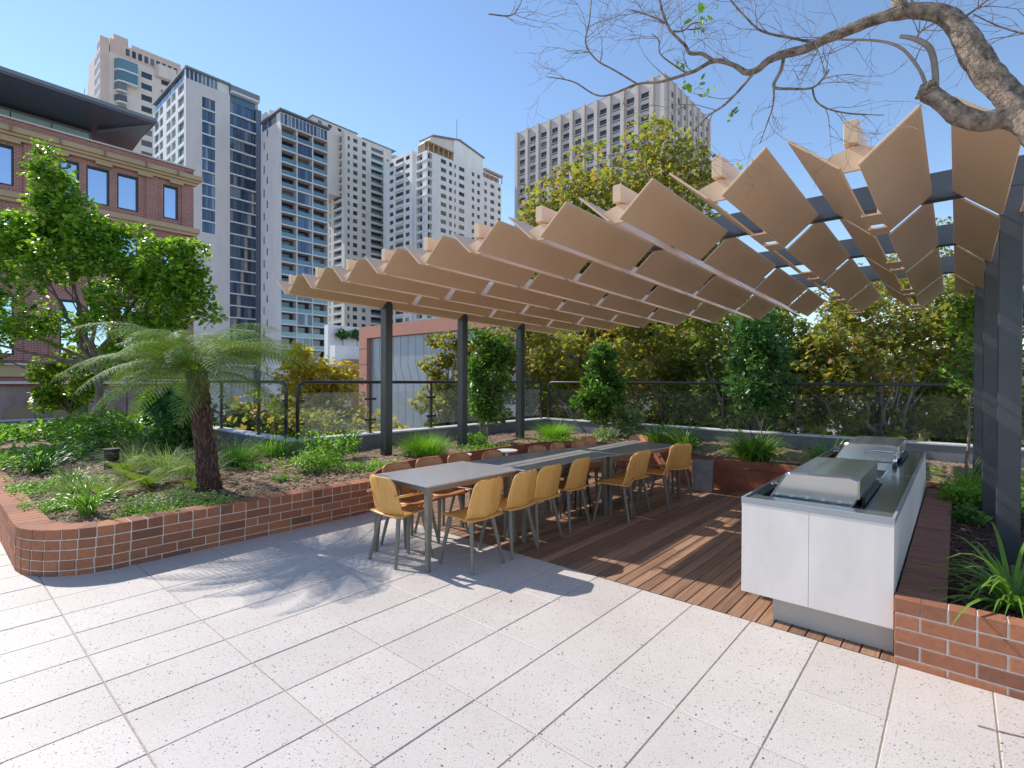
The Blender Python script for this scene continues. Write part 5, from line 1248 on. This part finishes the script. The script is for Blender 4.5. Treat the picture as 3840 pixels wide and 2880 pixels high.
# ---- salmon framed building ----------------------------------------------
b = building('salmon_building', 'low salmon framed building with grey metal cladding and crooked joints beyond the left posts')
M['salmon'] = varied('salmon_render', (.56,.25,.17), .06, .5, .8); M['cladding'] = varied('grey_blue_cladding', (.27,.29,.33), .08, .9, .4, .3)
m = MB(); m.box(-50.9,-49.35,30,44,ZB,7.75).box(-49.349,-24,30,44,6.42,7.75).box(-49.34,-24,31.2,44,ZB,6.41); m.build('frame', M['salmon'], b)
cl = MB(); x = -49.2; random.seed(3)
k = 0
while x < -26:
    w = 1.3; cl = MB(); zs = [(-6,0),(1.0,0),(3.2,-.9),(6.38,-.9)]
    for (z0, s0), (z1, s1) in zip(zs, zs[1:]):
        a0, a1, b0, b1 = x+s0, x+s0+w-.06, x+s1, x+s1+w-.06
        a0, b0, a1, b1 = [max(q,-49.3) for q in (a0,b0,a1,b1)]
        cl.quadmesh([(a0,30.45,z0),(a1,30.45,z0),(b1,30.45,z1),(b0,30.45,z1),(a0,30.6,z0),(a1,30.6,z0),(b1,30.6,z1),(b0,30.6,z1)],[(0,1,2,3),(7,6,5,4),(0,4,5,1),(1,5,6,2),(2,6,7,3),(3,7,4,0)])
    cl.build('cladding_panel', M['cladding'], b); x += w; k += 1
MB().box(-49.33,-24.1,30.7,31.19,ZB,6.405).build('recess', M['frame'], b)
for z in (5.2,3.4,1.6,-.2): MB().box(-50.91,-49.34,29.985,29.999,z,z+.04).build('joint', M['frame'], b)
# ---- white terrace building with clipped trees ---------------------------
b = building('white_terrace', 'white rendered terrace wall between the towers and the salmon building')
MB().box(-82.6,-81.4,43.3,60,ZB,11.3).box(-81.39,-79.2,43.4,60,ZB,7.6).build('wall', M['towerwhite'], b)
MB().box(-79.19,-76.5,44.8,62,ZB,5.2).box(-76.49,-74,46,62,ZB,3.4).build('stone_steps', M['dktrim'], b)
for k, (v_, lab) in enumerate([(45.5,'round clipped tree on the white terrace, left one'),(48.4,'round clipped tree on the white terrace, right one beside the salmon wall')]):
    x_, y_ = at(-80.3, v_)
    tree('clipped_tree', lab, (x_,y_,7.6), (x_,y_,8.6), (x_,y_,9.75), (1.3,1.2,.95), 26, 70, .22, M['shrubdark'], M['bark'], .08, 'clipped trees on the white terrace', OVAL, .3, .3, limbs=5)
# ---- mid distance masonry that closes gaps --------------------------------
b = building('stone_annex', 'low pinkish stone building left of the salmon frame, behind the gold tree')
MB().box(-62,-53,31,44,ZB,2.2).box(-58,-52.9,30.2,30.99,ZB,3.6).build('wall', M['mural'], b)
for k in range(3): pane(b, 'v', 30.2, -57.5+k*1.5, -56.6+k*1.5, .3, 1.8, .03, 'win')
b = building('street_building', 'plain brown building glimpsed between the leaves far beyond the right balustrade')
m = MB(); m.box(-22,60,44,60,ZB,3.6); m.build('wall', M['brownconc'], b)
for k in range(26):
    for z in (-3,.6): pane(b, 'v', 44, -20+k*3, -18.4+k*3, z, z+1.9, .03, 'win')
